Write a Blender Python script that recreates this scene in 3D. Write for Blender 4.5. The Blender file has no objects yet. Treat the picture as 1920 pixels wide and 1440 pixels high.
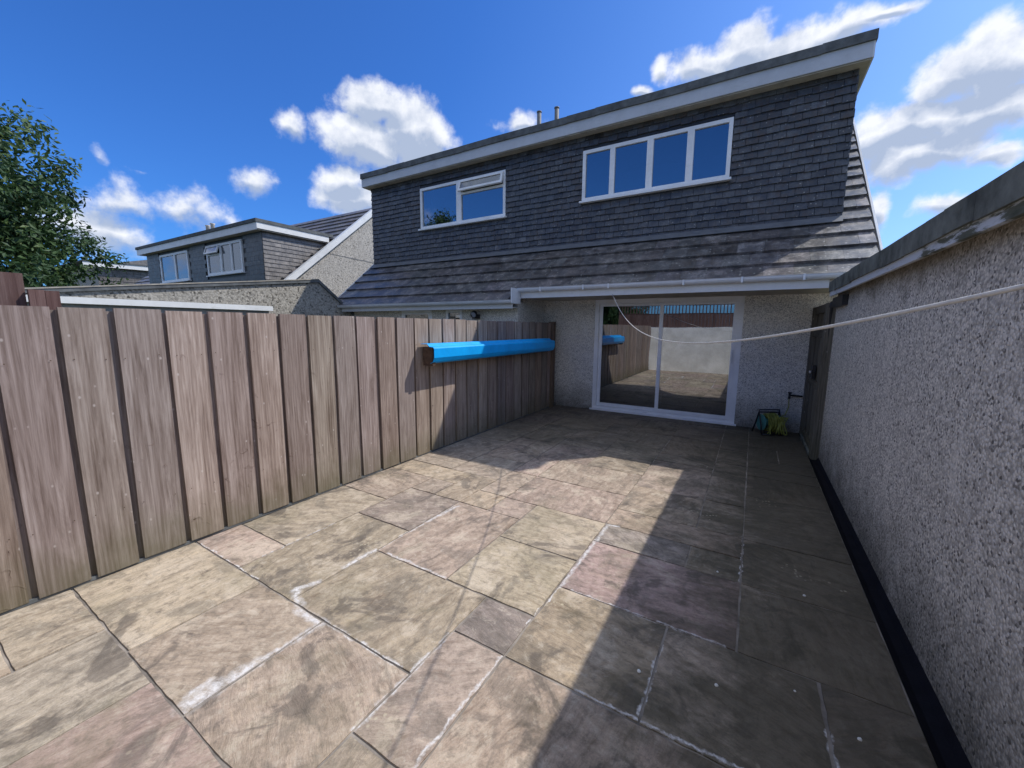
import bpy, math, random
from mathutils import Vector, Matrix, noise
random.seed(7)
scene = bpy.context.scene
C = scene.collection

# ------------------------------------------------------------------ camera
cam = bpy.data.cameras.new('camera'); co = bpy.data.objects.new('camera', cam); C.objects.link(co)
Rm = Matrix(((0.8571, -0.0795, 0.5090), (0.5151, 0.1166, -0.8491), (0.0081, 0.9900, 0.1409)))
q = Rm.to_quaternion(); q.normalize()
co.location = (0, 0, 1.55); co.rotation_mode = 'QUATERNION'; co.rotation_quaternion = q
cam.sensor_width = 36; cam.lens = 36*750/1920; cam.clip_start = 0.02; cam.clip_end = 3000
scene.camera = co

# ------------------------------------------------------------------ light
SUN = Vector((0.60, 0.64, 1.0)).normalized()
elev = math.asin(SUN.z); az = math.atan2(SUN.x, SUN.y)
w = bpy.data.worlds.new('World'); scene.world = w; w.use_nodes = True
nt = w.node_tree; N = nt.nodes; Lk = nt.links
for n in list(N): N.remove(n)
out = N.new('ShaderNodeOutputWorld'); bg = N.new('ShaderNodeBackground')
SKYS = 0.15
bg.inputs['Strength'].default_value = SKYS
sky = N.new('ShaderNodeTexSky'); sky.sky_type = 'NISHITA'; sky.sun_disc = False
sky.sun_elevation = elev; sky.sun_rotation = az
sky.air_density = 1.0; sky.dust_density = 1.3; sky.ozone_density = 3.0; sky.altitude = 50
Lk.new(bg.outputs[0], out.inputs[0])
def vm(op, a, b=None):
    n = N.new('ShaderNodeVectorMath'); n.operation = op
    for i, v in enumerate((a, b)):
        if v is None: continue
        if isinstance(v, bpy.types.NodeSocket): Lk.new(v, n.inputs[i])
        else: n.inputs[i].default_value = v
    return n
def mm(op, a, b=None, c=None, clamp=False):
    n = N.new('ShaderNodeMath'); n.operation = op; n.use_clamp = clamp
    for i, v in enumerate((a, b, c)):
        if v is None: continue
        if isinstance(v, bpy.types.NodeSocket): Lk.new(v, n.inputs[i])
        else: n.inputs[i].default_value = v
    return n.outputs[0]
tc = N.new('ShaderNodeTexCoord')
D = vm('NORMALIZE', tc.outputs['Generated']).outputs[0]
def wnoise(scale, detail, rough, vec=None):
    n = N.new('ShaderNodeTexNoise'); n.inputs['Scale'].default_value = scale
    n.inputs['Detail'].default_value = detail; n.inputs['Roughness'].default_value = rough
    Lk.new(vec or D, n.inputs['Vector']); return n
warp = wnoise(9, 3, 0.55)
wv = vm('SUBTRACT', warp.outputs['Color'], (0.5, 0.5, 0.5)).outputs[0]
ws = vm('SCALE', wv); ws.inputs['Scale'].default_value = 0.06
DW = vm('ADD', D, ws.outputs[0]).outputs[0]
CL = [(-0.6807,0.5939,0.4289,0.0639,0.0411,1),(-0.6361,0.6570,0.4047,0.0819,0.0584,1),(-0.7104,0.6021,0.3644,0.1022,0.0511,.9),
(-0.7615,0.5732,0.3026,0.0636,0.0393,.7),(-0.7573,0.5942,0.2708,0.0767,0.0308,.8),(-0.6416,0.6767,0.3612,0.0675,0.0434,1),
(-0.7854,0.4888,0.3798,0.0250,0.0290,.45),(-0.8570,0.4410,0.2666,0.0410,0.0226,.5),(-0.9388,0.2792,0.2015,0.0809,0.0387,.5),
(-0.9546,0.2523,0.1584,0.0774,0.0388,.62),(-0.9153,0.3464,0.2057,0.0651,0.0383,.5),(-0.9176,0.3009,0.2596,0.0150,0.0070,.2),
(-0.9314,0.2466,0.2676,0.0070,0.0100,.15),(-0.1178,0.8718,0.4755,0.0581,0.0349,1),(-0.0551,0.8719,0.4867,0.0581,0.0367,1),
(0.0129,0.8838,0.4677,0.0727,0.0349,1),(0.0816,0.8755,0.4763,0.0589,0.0274,.7),(0.1309,0.8688,0.4775,0.0388,0.0106,.5),
(0.2264,0.9007,0.3707,0.0513,0.0450,1),(0.2634,0.8863,0.3808,0.0471,0.0552,1),(0.1851,0.9276,0.3244,0.0688,0.0348,1),
(0.2634,0.9107,0.3182,0.0638,0.0462,1),(0.2176,0.9361,0.2765,0.0824,0.0332,.9),(0.1479,0.9360,0.3195,0.0413,0.0480,.8),
(0.2498,0.9460,0.2066,0.0440,0.0245,.8),(0.1654,0.9649,0.2041,0.0178,0.0486,.7),(0.2954,0.9199,0.2580,0.0365,0.0134,.6),
(-0.4556,0.7839,0.4219,0.0557,0.0203,.6),(-0.2245,0.8632,0.4522,0.0221,0.0086,.6),(-0.1870,0.8554,0.4830,0.0172,0.0191,.5),
(0.6,-0.8,0.28,0.45,0.16,1.2),(-0.35,-0.93,0.16,0.45,0.09,1.2),(-0.85,-0.4,0.22,0.3,0.16,1.1),(0.95,-0.1,0.3,0.35,0.2,1.2),  # out-of-view clouds beside and behind, added for reflections and fill
(0.1,-0.1,1.0,0.42,0.36,1.5),(-0.35,-0.45,0.85,0.36,0.26,1.5),(0.45,-0.5,0.8,0.34,0.26,1.5),(-0.75,-0.25,0.65,0.26,0.22,1.4),(-0.15,0.3,0.95,0.3,0.16,1.3)]  # unseen overhead clouds, added as neutral fill for the shaded walls
dens = None; low = None
for (x, y, z, ra, rb, amp) in CL:
    c = Vector((x, y, z)).normalized(); e1 = Vector((c.y, -c.x, 0)).normalized(); e2 = e1.cross(c).normalized()
    if e2.z < 0: e2 = -e2
    dd = vm('SUBTRACT', DW, tuple(c)).outputs[0]
    a = vm('DOT_PRODUCT', dd, tuple(e1/ra)).outputs['Value']; b = vm('DOT_PRODUCT', dd, tuple(e2/rb)).outputs['Value']
    g = vm('DOT_PRODUCT', dd, tuple(c/0.3)).outputs['Value']
    cmb = N.new('ShaderNodeCombineXYZ'); Lk.new(a, cmb.inputs[0]); Lk.new(b, cmb.inputs[1]); Lk.new(g, cmb.inputs[2])
    r = vm('LENGTH', cmb.outputs[0]).outputs['Value']
    m = mm('MULTIPLY', mm('SUBTRACT', 1.22, r, clamp=False), amp)
    dens = m if dens is None else mm('MAXIMUM', dens, m)
    lo = mm('MULTIPLY', mm('SUBTRACT', 1.3, r, clamp=True), mm('MULTIPLY', b, -1.0, clamp=True))
    low = lo if low is None else mm('MAXIMUM', low, lo)
n1 = wnoise(14, 9, 0.60)
n2 = wnoise(6, 4, 0.5)
dn = mm('ADD', dens, mm('MULTIPLY', mm('SUBTRACT', n1.outputs['Fac'], 0.5), 1.7))
mr = N.new('ShaderNodeMapRange'); mr.interpolation_type = 'SMOOTHSTEP'; Lk.new(dn, mr.inputs[0])
mr.inputs[1].default_value = 0.0; mr.inputs[2].default_value = 0.58; mr.inputs[3].default_value = 0; mr.inputs[4].default_value = 0.97
# light the clouds: compare the density with the density a step toward the sun (thin = bright, thick = grey)
n1b = wnoise(14, 9, 0.60, vm('ADD', D, (0.012, 0.0, 0.022)).outputs[0])
rel = mm('SUBTRACT', n1.outputs['Fac'], n1b.outputs['Fac'])
sh = mm('ADD', mm('MULTIPLY', rel, 1.5), mm('SUBTRACT', mm('SUBTRACT', 0.98, mm('MULTIPLY', dn, 0.16)), mm('MULTIPLY', low, 1.9)))
ccr = N.new('ShaderNodeValToRGB'); Lk.new(sh, ccr.inputs[0])
ccr.color_ramp.elements[0].position = 0.35; ccr.color_ramp.elements[0].color = (3.6/9, 4.3/9, 5.7/9, 1)
ccr.color_ramp.elements[1].position = 1.0; ccr.color_ramp.elements[1].color = (8.0/9, 8.2/9, 8.7/9, 1)
csc = vm('SCALE', ccr.outputs[0]); csc.inputs['Scale'].default_value = 6.6
# deeper blue, as the phone recorded it
tint = N.new('ShaderNodeMix'); tint.data_type = 'RGBA'; tint.blend_type = 'MULTIPLY'; tint.inputs[0].default_value = 1
Lk.new(sky.outputs[0], tint.inputs[6])
sd_ = vm('DOT_PRODUCT', D, (0.68, 0.73, -0.25)).outputs['Value']      # paler toward the sun's side and the horizon
tr_ = N.new('ShaderNodeValToRGB'); Lk.new(sd_, tr_.inputs[0])
tr_.color_ramp.elements[0].position = 0.0; tr_.color_ramp.elements[0].color = (0.24, 0.56, 1.08, 1)
tr_.color_ramp.elements[1].position = 0.85; tr_.color_ramp.elements[1].color = (0.50, 0.72, 1.08, 1)
Lk.new(tr_.outputs[0], tint.inputs[7])
mx = N.new('ShaderNodeMix'); mx.data_type = 'RGBA'
Lk.new(mr.outputs[0], mx.inputs[0]); Lk.new(tint.outputs[2], mx.inputs[6]); Lk.new(csc.outputs[0], mx.inputs[7])
Lk.new(mx.outputs[2], bg.inputs[0])

sl = bpy.data.lights.new('sun', 'SUN'); sl.energy = 3.55; sl.angle = math.radians(0.53); sl.color = (1.0, 0.95, 0.87)
so = bpy.data.objects.new('sun', sl); C.objects.link(so); so.rotation_mode = 'QUATERNION'
so.rotation_quaternion = SUN.to_track_quat('Z', 'Y'); so.location = (10, 12, 20)
scene.view_settings.view_transform = 'Standard'; scene.view_settings.look = 'None'
scene.view_settings.exposure = 0.18; scene.view_settings.gamma = 1
scene.render.engine = 'CYCLES'

# ------------------------------------------------------------------ node helper for materials
class NT:
    def __init__(s, name, rough=0.8, spec=0.3):
        s.m = bpy.data.materials.new(name); s.m.use_nodes = True
        s.n = s.m.node_tree.nodes; s.l = s.m.node_tree.links
        s.b = s.n['Principled BSDF']; s.b.inputs['Roughness'].default_value = rough
        s.b.inputs['Specular IOR Level'].default_value = spec
        s.tc = s.n.new('ShaderNodeTexCoord')
    def set(s, node, i, v):
        if isinstance(v, bpy.types.NodeSocket): s.l.new(v, node.inputs[i])
        elif v is not None: node.inputs[i].default_value = v
    def obj(s): return s.tc.outputs['Object']
    def uv(s): return s.tc.outputs['UV']
    def geo(s): return s.n.new('ShaderNodeNewGeometry')
    def map(s, vec, scale=(1, 1, 1), loc=(0, 0, 0), rot=(0, 0, 0)):
        n = s.n.new('ShaderNodeMapping'); s.set(n, 0, vec)
        n.inputs['Scale'].default_value = scale; n.inputs['Location'].default_value = loc; n.inputs['Rotation'].default_value = rot
        return n.outputs[0]
    def noise(s, vec, scale, detail=4, rough=0.55, dist=0.0, col=False):
        n = s.n.new('ShaderNodeTexNoise'); s.set(n, 'Vector', vec); n.inputs['Scale'].default_value = scale
        n.inputs['Detail'].default_value = detail; n.inputs['Roughness'].default_value = rough; n.inputs['Distortion'].default_value = dist
        return n.outputs['Color' if col else 'Fac']
    def vor(s, vec, scale, out='Distance', feat='F1'):
        n = s.n.new('ShaderNodeTexVoronoi'); n.feature = feat; s.set(n, 'Vector', vec); n.inputs['Scale'].default_value = scale
        return n.outputs[out]
    def math(s, op, a, b=None, c=None, clamp=False):
        n = s.n.new('ShaderNodeMath'); n.operation = op; n.use_clamp = clamp
        s.set(n, 0, a); s.set(n, 1, b)
        if c is not None: s.set(n, 2, c)
        return n.outputs[0]
    def vmath(s, op, a, b=None, out=0):
        n = s.n.new('ShaderNodeVectorMath'); n.operation = op; s.set(n, 0, a); s.set(n, 1, b)
        return n.outputs[out]
    def ramp(s, f, stops):
        n = s.n.new('ShaderNodeValToRGB'); s.set(n, 0, f); e = n.color_ramp.elements
        while len(e) < len(stops): e.new(0.5)
        for i, (p, c) in enumerate(stops):
            e[i].position = p; e[i].color = (*c, 1) if len(c) == 3 else c
        return n.outputs[0]
    def rng(s, f, a, b, c=0.0, d=1.0):
        n = s.n.new('ShaderNodeMapRange'); s.set(n, 0, f)
        for i, v in enumerate((a, b, c, d)): n.inputs[i+1].default_value = v
        return n.outputs[0]
    def mix(s, f, a, b, mode='MIX'):
        n = s.n.new('ShaderNodeMix'); n.data_type = 'RGBA'; n.blend_type = mode; n.clamp_factor = True
        s.set(n, 0, f)
        for i, v in ((6, a), (7, b)):
            if isinstance(v, bpy.types.NodeSocket): s.l.new(v, n.inputs[i])
            else: n.inputs[i].default_value = (*v, 1) if len(v) == 3 else v
        return n.outputs[2]
    def attr(s, name, out='Color'):
        n = s.n.new('ShaderNodeAttribute'); n.attribute_name = name; return n.outputs[out]
    def bump(s, h, strength=0.5, dist=0.01, prev=None):
        n = s.n.new('ShaderNodeBump'); n.inputs['Strength'].default_value = strength; n.inputs['Distance'].default_value = dist
        s.set(n, 'Height', h)
        if prev is not None: s.l.new(prev, n.inputs['Normal'])
        s.l.new(n.outputs[0], s.b.inputs['Normal']); return n.outputs[0]
    def color(s, c):
        if isinstance(c, bpy.types.NodeSocket): s.l.new(c, s.b.inputs['Base Color'])
        else: s.b.inputs['Base Color'].default_value = (*c, 1)
    def rough(s, v): s.set(s.b, 'Roughness', v)

def simple(name, c, rough=0.6, var=0.25, scale=8, spec=0.3, bump=0.0, metal=0.0):
    t = NT(name, rough, spec)
    f = t.noise(t.obj(), scale, 6, 0.65)
    lo = tuple(v*(1-var) for v in c); hi = tuple(min(1, v*(1+var)) for v in c)
    t.color(t.ramp(f, [(0.3, lo), (0.7, hi)])); t.b.inputs['Metallic'].default_value = metal
    if bump: t.bump(t.noise(t.obj(), scale*8, 4), bump, 0.003)
    return t.m

def mat_pebbledash(name, base, dark, scale=95, moss=False):
    t = NT(name, 0.9, 0.2); o = t.obj()
    v = t.vor(o, scale); vc = t.vor(o, scale, 'Color')
    sc_ = t.n.new('ShaderNodeSeparateColor'); t.l.new(vc, sc_.inputs[0]); r = sc_.outputs[0]
    big = t.noise(o, 1.1, 5, 0.6); mid = t.noise(o, 22, 5, 0.7); med = t.noise(o, 4.5, 5, 0.65)
    stone = t.ramp(r, [(0.0, tuple(c*0.16 for c in base)), (0.16, tuple(c*0.70 for c in base)), (0.5, base), (1.0, tuple(min(1, c*1.18) for c in base))])
    c = t.mix(t.rng(mid, 0.50, 0.70, 0, 0.6), stone, dark)
    c = t.mix(t.rng(v, 0.45, 0.8, 0, 0.6), c, tuple(x*0.45 for x in base))
    c = t.mix(t.rng(big, 0.45, 0.75, 0, 0.35), c, tuple(x*0.65 for x in base))
    c = t.mix(t.rng(med, 0.55, 0.75, 0, 0.35), c, tuple(min(1, x*1.35) for x in base))
    sep = t.n.new('ShaderNodeSeparateXYZ'); t.l.new(t.geo().outputs['Position'], sep.inputs[0])
    # darker towards the ground, ragged edge
    gz = t.math('ADD', sep.outputs[2], t.math('MULTIPLY', t.math('SUBTRACT', med, 0.5), 0.55))
    c = t.mix(t.rng(gz, 0.0, 0.55, 0.72, 0.0), c, (0.035, 0.036, 0.026))
    if moss:
        mz = t.math('ADD', sep.outputs[2], t.math('MULTIPLY', t.math('SUBTRACT', t.noise(o, 3.2, 6, 0.7), 0.5), 0.5))
        c = t.mix(t.rng(mz, 1.76, 1.95, 0.0, 0.7), c, (0.085, 0.068, 0.034))
    if moss:
        stv = t.noise(t.map(o, (1, 5.5, 0.55)), 1.3, 6, 0.7)
        c = t.mix(t.rng(stv, 0.54, 0.70, 0, 0.28), c, (0.16, 0.15, 0.125))
    t.color(c)
    h = t.math('ADD', t.math('MULTIPLY', v, -1.0), t.math('MULTIPLY', mid, 1.4))
    t.bump(h, 0.6, 0.008)
    return t.m

def mat_wood(name, cols, grain=(1, 1, 1), green=0.0, redness=None, scale=1.0):
    """boards: UV = (across, along) in metres; Col = per board tint"""
    t = NT(name, 0.85, 0.15); uv = t.uv(); tint = t.attr('Col')
    g1 = t.noise(t.map(uv, (48*scale, 1.6*scale, 1)), 1.0, 6, 0.7, 2.2)
    g2 = t.noise(t.map(uv, (11*scale, 0.9*scale, 1)), 1.0, 6, 0.65, 1.8)
    g3 = t.noise(t.map(uv, (220*scale, 5*scale, 1)), 1.0, 3, 0.6)
    w = t.n.new('ShaderNodeTexWave'); w.wave_type = 'BANDS'; w.bands_direction = 'X'
    t.set(w, 'Vector', t.map(uv, (13*scale, 0.8*scale, 1))); w.inputs['Scale'].default_value = 1.0
    w.inputs['Distortion'].default_value = 7; w.inputs['Detail'].default_value = 4; w.inputs['Detail Scale'].default_value = 1.1
    f = t.math('ADD', t.math('MULTIPLY', g1, 0.38), t.math('ADD', t.math('MULTIPLY', g2, 0.56), t.math('MULTIPLY', w.outputs['Fac'], 0.06)))
    c = t.ramp(f, [(0.33, cols[0]), (0.47, cols[1]), (0.58, cols[2]), (0.72, cols[3])])
    c = t.mix(1.0, c, tint, 'MULTIPLY')
    # knots: stretched cells whose centre is dark with a pale ring
    kv = t.map(t.vmath('ADD', uv, t.vmath('SCALE', t.noise(uv, 7, 2, 0.5, col=True), None)), (5.2*scale, 2.3*scale, 1))
    kd = t.vor(kv, 1.0); kc = t.n.new('ShaderNodeSeparateColor'); t.l.new(t.vor(kv, 1.0, 'Color'), kc.inputs[0])
    on = t.math('GREATER_THAN', kc.outputs[0], 0.40)
    ring = t.math('SINE', t.math('MULTIPLY', kd, 75.0))
    km = t.math('MULTIPLY', t.rng(kd, 0.05, 0.20, 1, 0), on)
    c = t.mix(t.math('MULTIPLY', km, t.rng(ring, -1, 1, 0.05, 0.55)), c, (0.12, 0.075, 0.06))
    c = t.mix(t.math('MULTIPLY', t.rng(kd, 0.028, 0.065, 1, 0), on), c, (0.07, 0.04, 0.032))
    sp = t.vor(t.map(uv, (26, 17, 1)), 1.0); spc = t.n.new('ShaderNodeSeparateColor'); t.l.new(t.vor(t.map(uv, (26, 17, 1)), 1.0, 'Color'), spc.inputs[0])
    c = t.mix(t.math('MULTIPLY', t.rng(sp, 0.08, 0.2, 0.5, 0), t.math('GREATER_THAN', spc.outputs[1], 0.9)), c, (0.62, 0.56, 0.52))
    c = t.mix(t.rng(g3, 0.60, 0.8, 0, 0.45), c, (0.10, 0.075, 0.062))
    if green:
        sep = t.n.new('ShaderNodeSeparateXYZ'); t.l.new(t.geo().outputs['Position'], sep.inputs[0])
        gz = t.math('ADD', sep.outputs[2], t.math('MULTIPLY', t.math('SUBTRACT', t.noise(uv, 5, 4), 0.5), 0.5))
        c = t.mix(t.rng(gz, 0.0, 0.38, green, 0), c, (0.12, 0.115, 0.06))
    t.color(c)
    h = t.math('ADD', t.math('MULTIPLY', g1, 0.6), t.math('ADD', t.math('MULTIPLY', g3, 0.4), t.math('MULTIPLY', km, 0.5)))
    t.bump(h, 0.5, 0.004)
    return t.m

def mat_tiles(name, cols, moss=0.5, spots=True, sz=19, pr=0.80):
    t = NT(name, 0.45, 0.75); o = t.obj(); tint = t.attr('Col')
    f = t.noise(o, 6, 7, 0.7); f2 = t.noise(o, 45, 5, 0.7); big = t.noise(o, 0.9, 4, 0.6)
    c = t.ramp(f, [(0.34, cols[0]), (0.5, cols[1]), (0.66, cols[2])])
    c = t.mix(1.0, c, tint, 'MULTIPLY')
    c = t.mix(t.rng(f2, 0.50, 0.68, 0, 0.7), c, tuple(v*0.45 for v in cols[0])); c = t.mix(t.rng(t.noise(t.map(o, (3, 3, 1)), 3.1, 7, 0.75), 0.56, 0.70, 0, 0.5), c, tuple(min(1, v*1.5) for v in cols[2]))
    c = t.mix(t.math('MULTIPLY', t.rng(t.noise(o, 9, 8, 0.75), 0.48, 0.60, 0, moss), t.rng(big, 0.34, 0.52, 0, 1)), c, (0.060, 0.042, 0.030))
    if spots:
        v = t.vor(o, sz, 'Distance'); vc = t.n.new('ShaderNodeSeparateColor'); t.l.new(t.vor(o, sz, 'Color'), vc.inputs[0])
        d = t.math('ADD', v, t.math('MULTIPLY', f2, 0.5))
        c = t.mix(t.math('MULTIPLY', t.rng(d, 0.42, 0.54, 0.8, 0), t.math('GREATER_THAN', vc.outputs[0], pr)), c, (0.38, 0.37, 0.33))
    t.color(c); t.rough(t.rng(f, 0.3, 0.7, 0.32, 0.55))
    t.bump(t.math('ADD', f2, t.math('MULTIPLY', f, 0.6)), 0.55, 0.004)
    return t.m

SMEARS = [((-1.879, .56), (-1.872, .66), .026), ((-1.872, .66), (-1.862, .82), .017), ((-1.862, .82), (-1.838, 1.0), .009), ((-1.838, 1.0), (-1.842, 1.13), .014),
 ((-1.842, 1.13), (-2.03, 1.115), .016), ((-2.05, 1.14), (-2.20, 1.20), .013), ((-2.215, 1.19), (-2.17, 1.33), .010), ((-2.165, 1.52), (-2.155, 1.75), .012), ((-2.15, 1.98), (-2.13, 2.2), .006),
 ((-2.14, 2.25), (-2.10, 2.60), .012), ((-1.925, .58), (-1.93, .66), .012), ((-1.83, 1.145), (-1.28, 1.145), .006), ((-1.21, .84), (-1.21, 1.42), .007),
 ((-.91, 1.70), (-.885, 2.06), .004), ((-.885, 2.06), (-.875, 2.96), .008), ((-.875, 2.96), (-.80, 2.99), .010), ((-.92, .80), (-.91, 1.45), .004), ((-1.52, 1.77), (-2.05, 1.77), .006), ((-2.14, 1.77), (-2.14, 2.6), .003),
 ((-.275, 1.49), (-.27, 1.92), .005), ((-.55, 1.46), (.12, 1.47), .004), ((.05, 2.7), (.05, 3.3), .003), ((.37, 1.25), (.37, 1.8), .006), ((-.82, 2.07), (.0, 2.07), .004),
 ((-3.28, 1.15), (-2.5, 1.145), .004), ((-2.74, 1.3), (-2.74, 1.85), .004)]
def mat_slabs():
    t = NT('riven_sandstone', 0.75, 0.25); uv = t.uv(); tint = t.attr('Col'); pos = t.geo().outputs['Position']
    wv = t.vmath('SCALE', t.vmath('SUBTRACT', t.noise(uv, 2.2, 4, 0.6, col=True), (0.5, 0.5, 0.5)))
    wv.node.inputs['Scale'].default_value = 0.16
    u2 = t.vmath('ADD', uv, wv)
    st = t.noise(t.map(u2, (1.6, 11, 1)), 1.7, 9, 0.74, 0.25)          # bedding streaks
    cl = t.noise(uv, 3.2, 9, 0.70, 0.5)
    mot = t.noise(uv, 17, 8, 0.78, 0.3)
    fine = t.noise(t.map(u2, (5, 34, 1)), 2.4, 6, 0.78)
    gr = t.noise(uv, 150, 4, 0.8)
    c = t.ramp(st, [(0.32, (0.56, 0.49, 0.45)), (0.45, (0.87, 0.82, 0.78)), (0.55, (1.04, 0.985, 0.95)), (0.70, (1.24, 1.15, 1.04))])
    c = t.mix(1.0, c, tint, 'MULTIPLY')
    c = t.mix(t.rng(cl, 0.53, 0.585, 0, 0.56), c, t.mix(0.66, tint, (0.10, 0.085, 0.07)))
    c = t.mix(t.rng(cl, 0.40, 0.46, 0.48, 0), c, (0.66, 0.56, 0.44))
    c = t.mix(t.rng(mot, 0.50, 0.62, 0, 0.52), c, (0.15, 0.125, 0.10))
    c = t.mix(t.rng(mot, 0.36, 0.46, 0.42, 0), c, (0.68, 0.60, 0.49))
    c = t.mix(t.rng(fine, 0.54, 0.68, 0, 0.42), c, (0.15, 0.125, 0.10))
    # curving lamination lines
    lam = t.math('SINE', t.math('MULTIPLY', t.noise(t.map(uv, (1, 2.0, 1)), 1.1, 3, 0.5, 0.4), 38.0))
    lmask = t.math('MULTIPLY', t.rng(lam, 0.90, 1.0, 0, 0.35), t.rng(t.noise(uv, 2.3, 2), 0.45, 0.6, 0, 1))
    c = t.mix(lmask, c, (0.15, 0.13, 0.11))
    c = t.mix(t.rng(gr, 0.52, 0.70, 0, 0.35), c, (0.14, 0.125, 0.10)); c = t.mix(t.rng(gr, 0.30, 0.42, 0.25, 0), c, (0.66, 0.60, 0.52))
    # algae film and dark blotches, in patches crossing the joints
    al = t.noise(pos, 1.25, 5, 0.65, 0.6)
    c = t.mix(t.rng(al, 0.52, 0.64, 0, 0.30), c, (0.19, 0.17, 0.10))
    dk = t.noise(pos, 2.6, 5, 0.65, 1.0)
    c = t.mix(t.rng(dk, 0.56, 0.62, 0, 0.58), c, (0.10, 0.085, 0.075))
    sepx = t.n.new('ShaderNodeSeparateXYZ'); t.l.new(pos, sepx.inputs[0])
    damp_shade = t.math('ADD', sepx.outputs[0], t.math('MULTIPLY', t.math('SUBTRACT', t.noise(t.map(pos, (1, 2.2, 1)), 2.0, 7, 0.72), 0.5), 2.6))
    c = t.mix(t.rng(damp_shade, -0.75, 0.1, 0, 0.78), c, (0.062, 0.056, 0.034))          # green film by the garage wall, deepened to paint in the shade there
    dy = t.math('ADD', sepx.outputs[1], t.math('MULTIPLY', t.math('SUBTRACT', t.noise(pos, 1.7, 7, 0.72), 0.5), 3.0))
    c = t.mix(t.rng(dy, 3.9, 5.2, 0, 0.66), c, (0.058, 0.054, 0.042))  # far slabs darkened too: house shade painted into the colour
    # lichen freckles
    lv = t.vor(pos, 42); lc = t.n.new('ShaderNodeSeparateColor'); t.l.new(t.vor(pos, 42, 'Color'), lc.inputs[0])
    lm = t.math('MULTIPLY', t.math('MULTIPLY', t.rng(lv, 0.2, 0.42, 0.6, 0), t.math('GREATER_THAN', lc.outputs[0], 0.62)), t.rng(t.noise(pos, 1.9, 3, 0.6), 0.60, 0.68, 0, 1))
    c = t.mix(lm, c, (0.62, 0.55, 0.40))
    # lime / cement smears left along some joints
    wp = t.vmath('ADD', pos, t.vmath('SCALE', t.vmath('SUBTRACT', t.noise(pos, 16, 4, 0.65, col=True), (0.5, 0.5, 0.5))))
    wp.node.inputs[1].links[0].from_node.inputs['Scale'].default_value = 0.06
    xy = t.vmath('MULTIPLY', wp, (1, 1, 0)); sm = None
    for a, b, r in SMEARS:
        a = Vector((*a, 0)); b = Vector((*b, 0)); L = (b-a).length; d = (b-a)/L
        rel = t.vmath('SUBTRACT', xy, tuple(a))
        h = t.math('DIVIDE', t.vmath('DOT_PRODUCT', rel, tuple(d), 'Value'), L, clamp=True)
        near = t.vmath('SCALE', tuple(b-a)); t.l.new(h, near.node.inputs['Scale'])
        dist = t.vmath('DISTANCE', rel, near, 'Value')
        m = t.rng(dist, r*0.35, r*2.3, 1, 0)
        sm = m if sm is None else t.math('MAXIMUM', sm, m)
    sm = t.math('MULTIPLY', sm, t.rng(t.noise(pos, 30, 6, 0.75), 0.36, 0.58, 0.10, 1.0))
    c = t.mix(t.math('MULTIPLY', sm, 0.92), c, (0.74, 0.72, 0.71))
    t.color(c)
    t.rough(t.rng(st, 0.3, 0.7, 0.85, 0.6))
    h = t.math('ADD', t.math('MULTIPLY', st, 0.8), t.math('ADD', t.math('MULTIPLY', cl, 0.8), t.math('MULTIPLY', fine, 0.35)))
    n = t.bump(h, 0.85, 0.012); t.bump(gr, 0.3, 0.002, n)
    return t.m

def mat_glass(name, refl=0.42, tint=(0.30, 0.33, 0.35)):
    """double glazing seen at daylight: a mirror reflection over a see-through, slightly dark pane"""
    m = bpy.data.materials.new(name); m.use_nodes = True; n = m.node_tree.nodes; l = m.node_tree.links
    for x in list(n): n.remove(x)
    o = n.new('ShaderNodeOutputMaterial'); g = n.new('ShaderNodeBsdfGlossy'); g.inputs['Roughness'].default_value = 0.006
    g.inputs['Color'].default_value = (0.92, 0.96, 1, 1)
    tr = n.new('ShaderNodeBsdfTransparent'); tr.inputs[0].default_value = (*tint, 1)
    fr = n.new('ShaderNodeLayerWeight'); fr.inputs[0].default_value = 0.25
    mr = n.new('ShaderNodeMapRange'); l.new(fr.outputs['Fresnel'], mr.inputs[0]); mr.inputs[3].default_value = refl; mr.inputs[4].default_value = 0.95
    bp = n.new('ShaderNodeBump'); ns = n.new('ShaderNodeTexNoise'); tcx = n.new('ShaderNodeTexCoord'); l.new(tcx.outputs['Object'], ns.inputs['Vector'])
    ns.inputs['Scale'].default_value = 1.4; ns.inputs['Detail'].default_value = 1; bp.inputs['Strength'].default_value = 0.06; bp.inputs['Distance'].default_value = 0.02
    l.new(ns.outputs[0], bp.inputs['Height']); l.new(bp.outputs[0], g.inputs['Normal'])
    x = n.new('ShaderNodeMixShader'); l.new(mr.outputs[0], x.inputs[0]); l.new(tr.outputs[0], x.inputs[1]); l.new(g.outputs[0], x.inputs[2])
    l.new(x.outputs[0], o.inputs[0]); return m

def mat_leaf(name, dark, mid, light):
    t = NT(name, 0.55, 0.35); r = t.attr('Col')
    sp = t.n.new('ShaderNodeSeparateColor'); t.l.new(r, sp.inputs[0])
    c = t.ramp(sp.outputs[0], [(0.0, dark), (0.5, mid), (1.0, light)]); t.color(c)
    tr = t.n.new('ShaderNodeBsdfTranslucent'); t.l.new(c, tr.inputs[0])
    ms = t.n.new('ShaderNodeMixShader'); ms.inputs[0].default_value = 0.3
    o = t.n['Material Output']; t.l.new(t.b.outputs[0], ms.inputs[1]); t.l.new(tr.outputs[0], ms.inputs[2]); t.l.new(ms.outputs[0], o.inputs[0])
    return t.m

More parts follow.
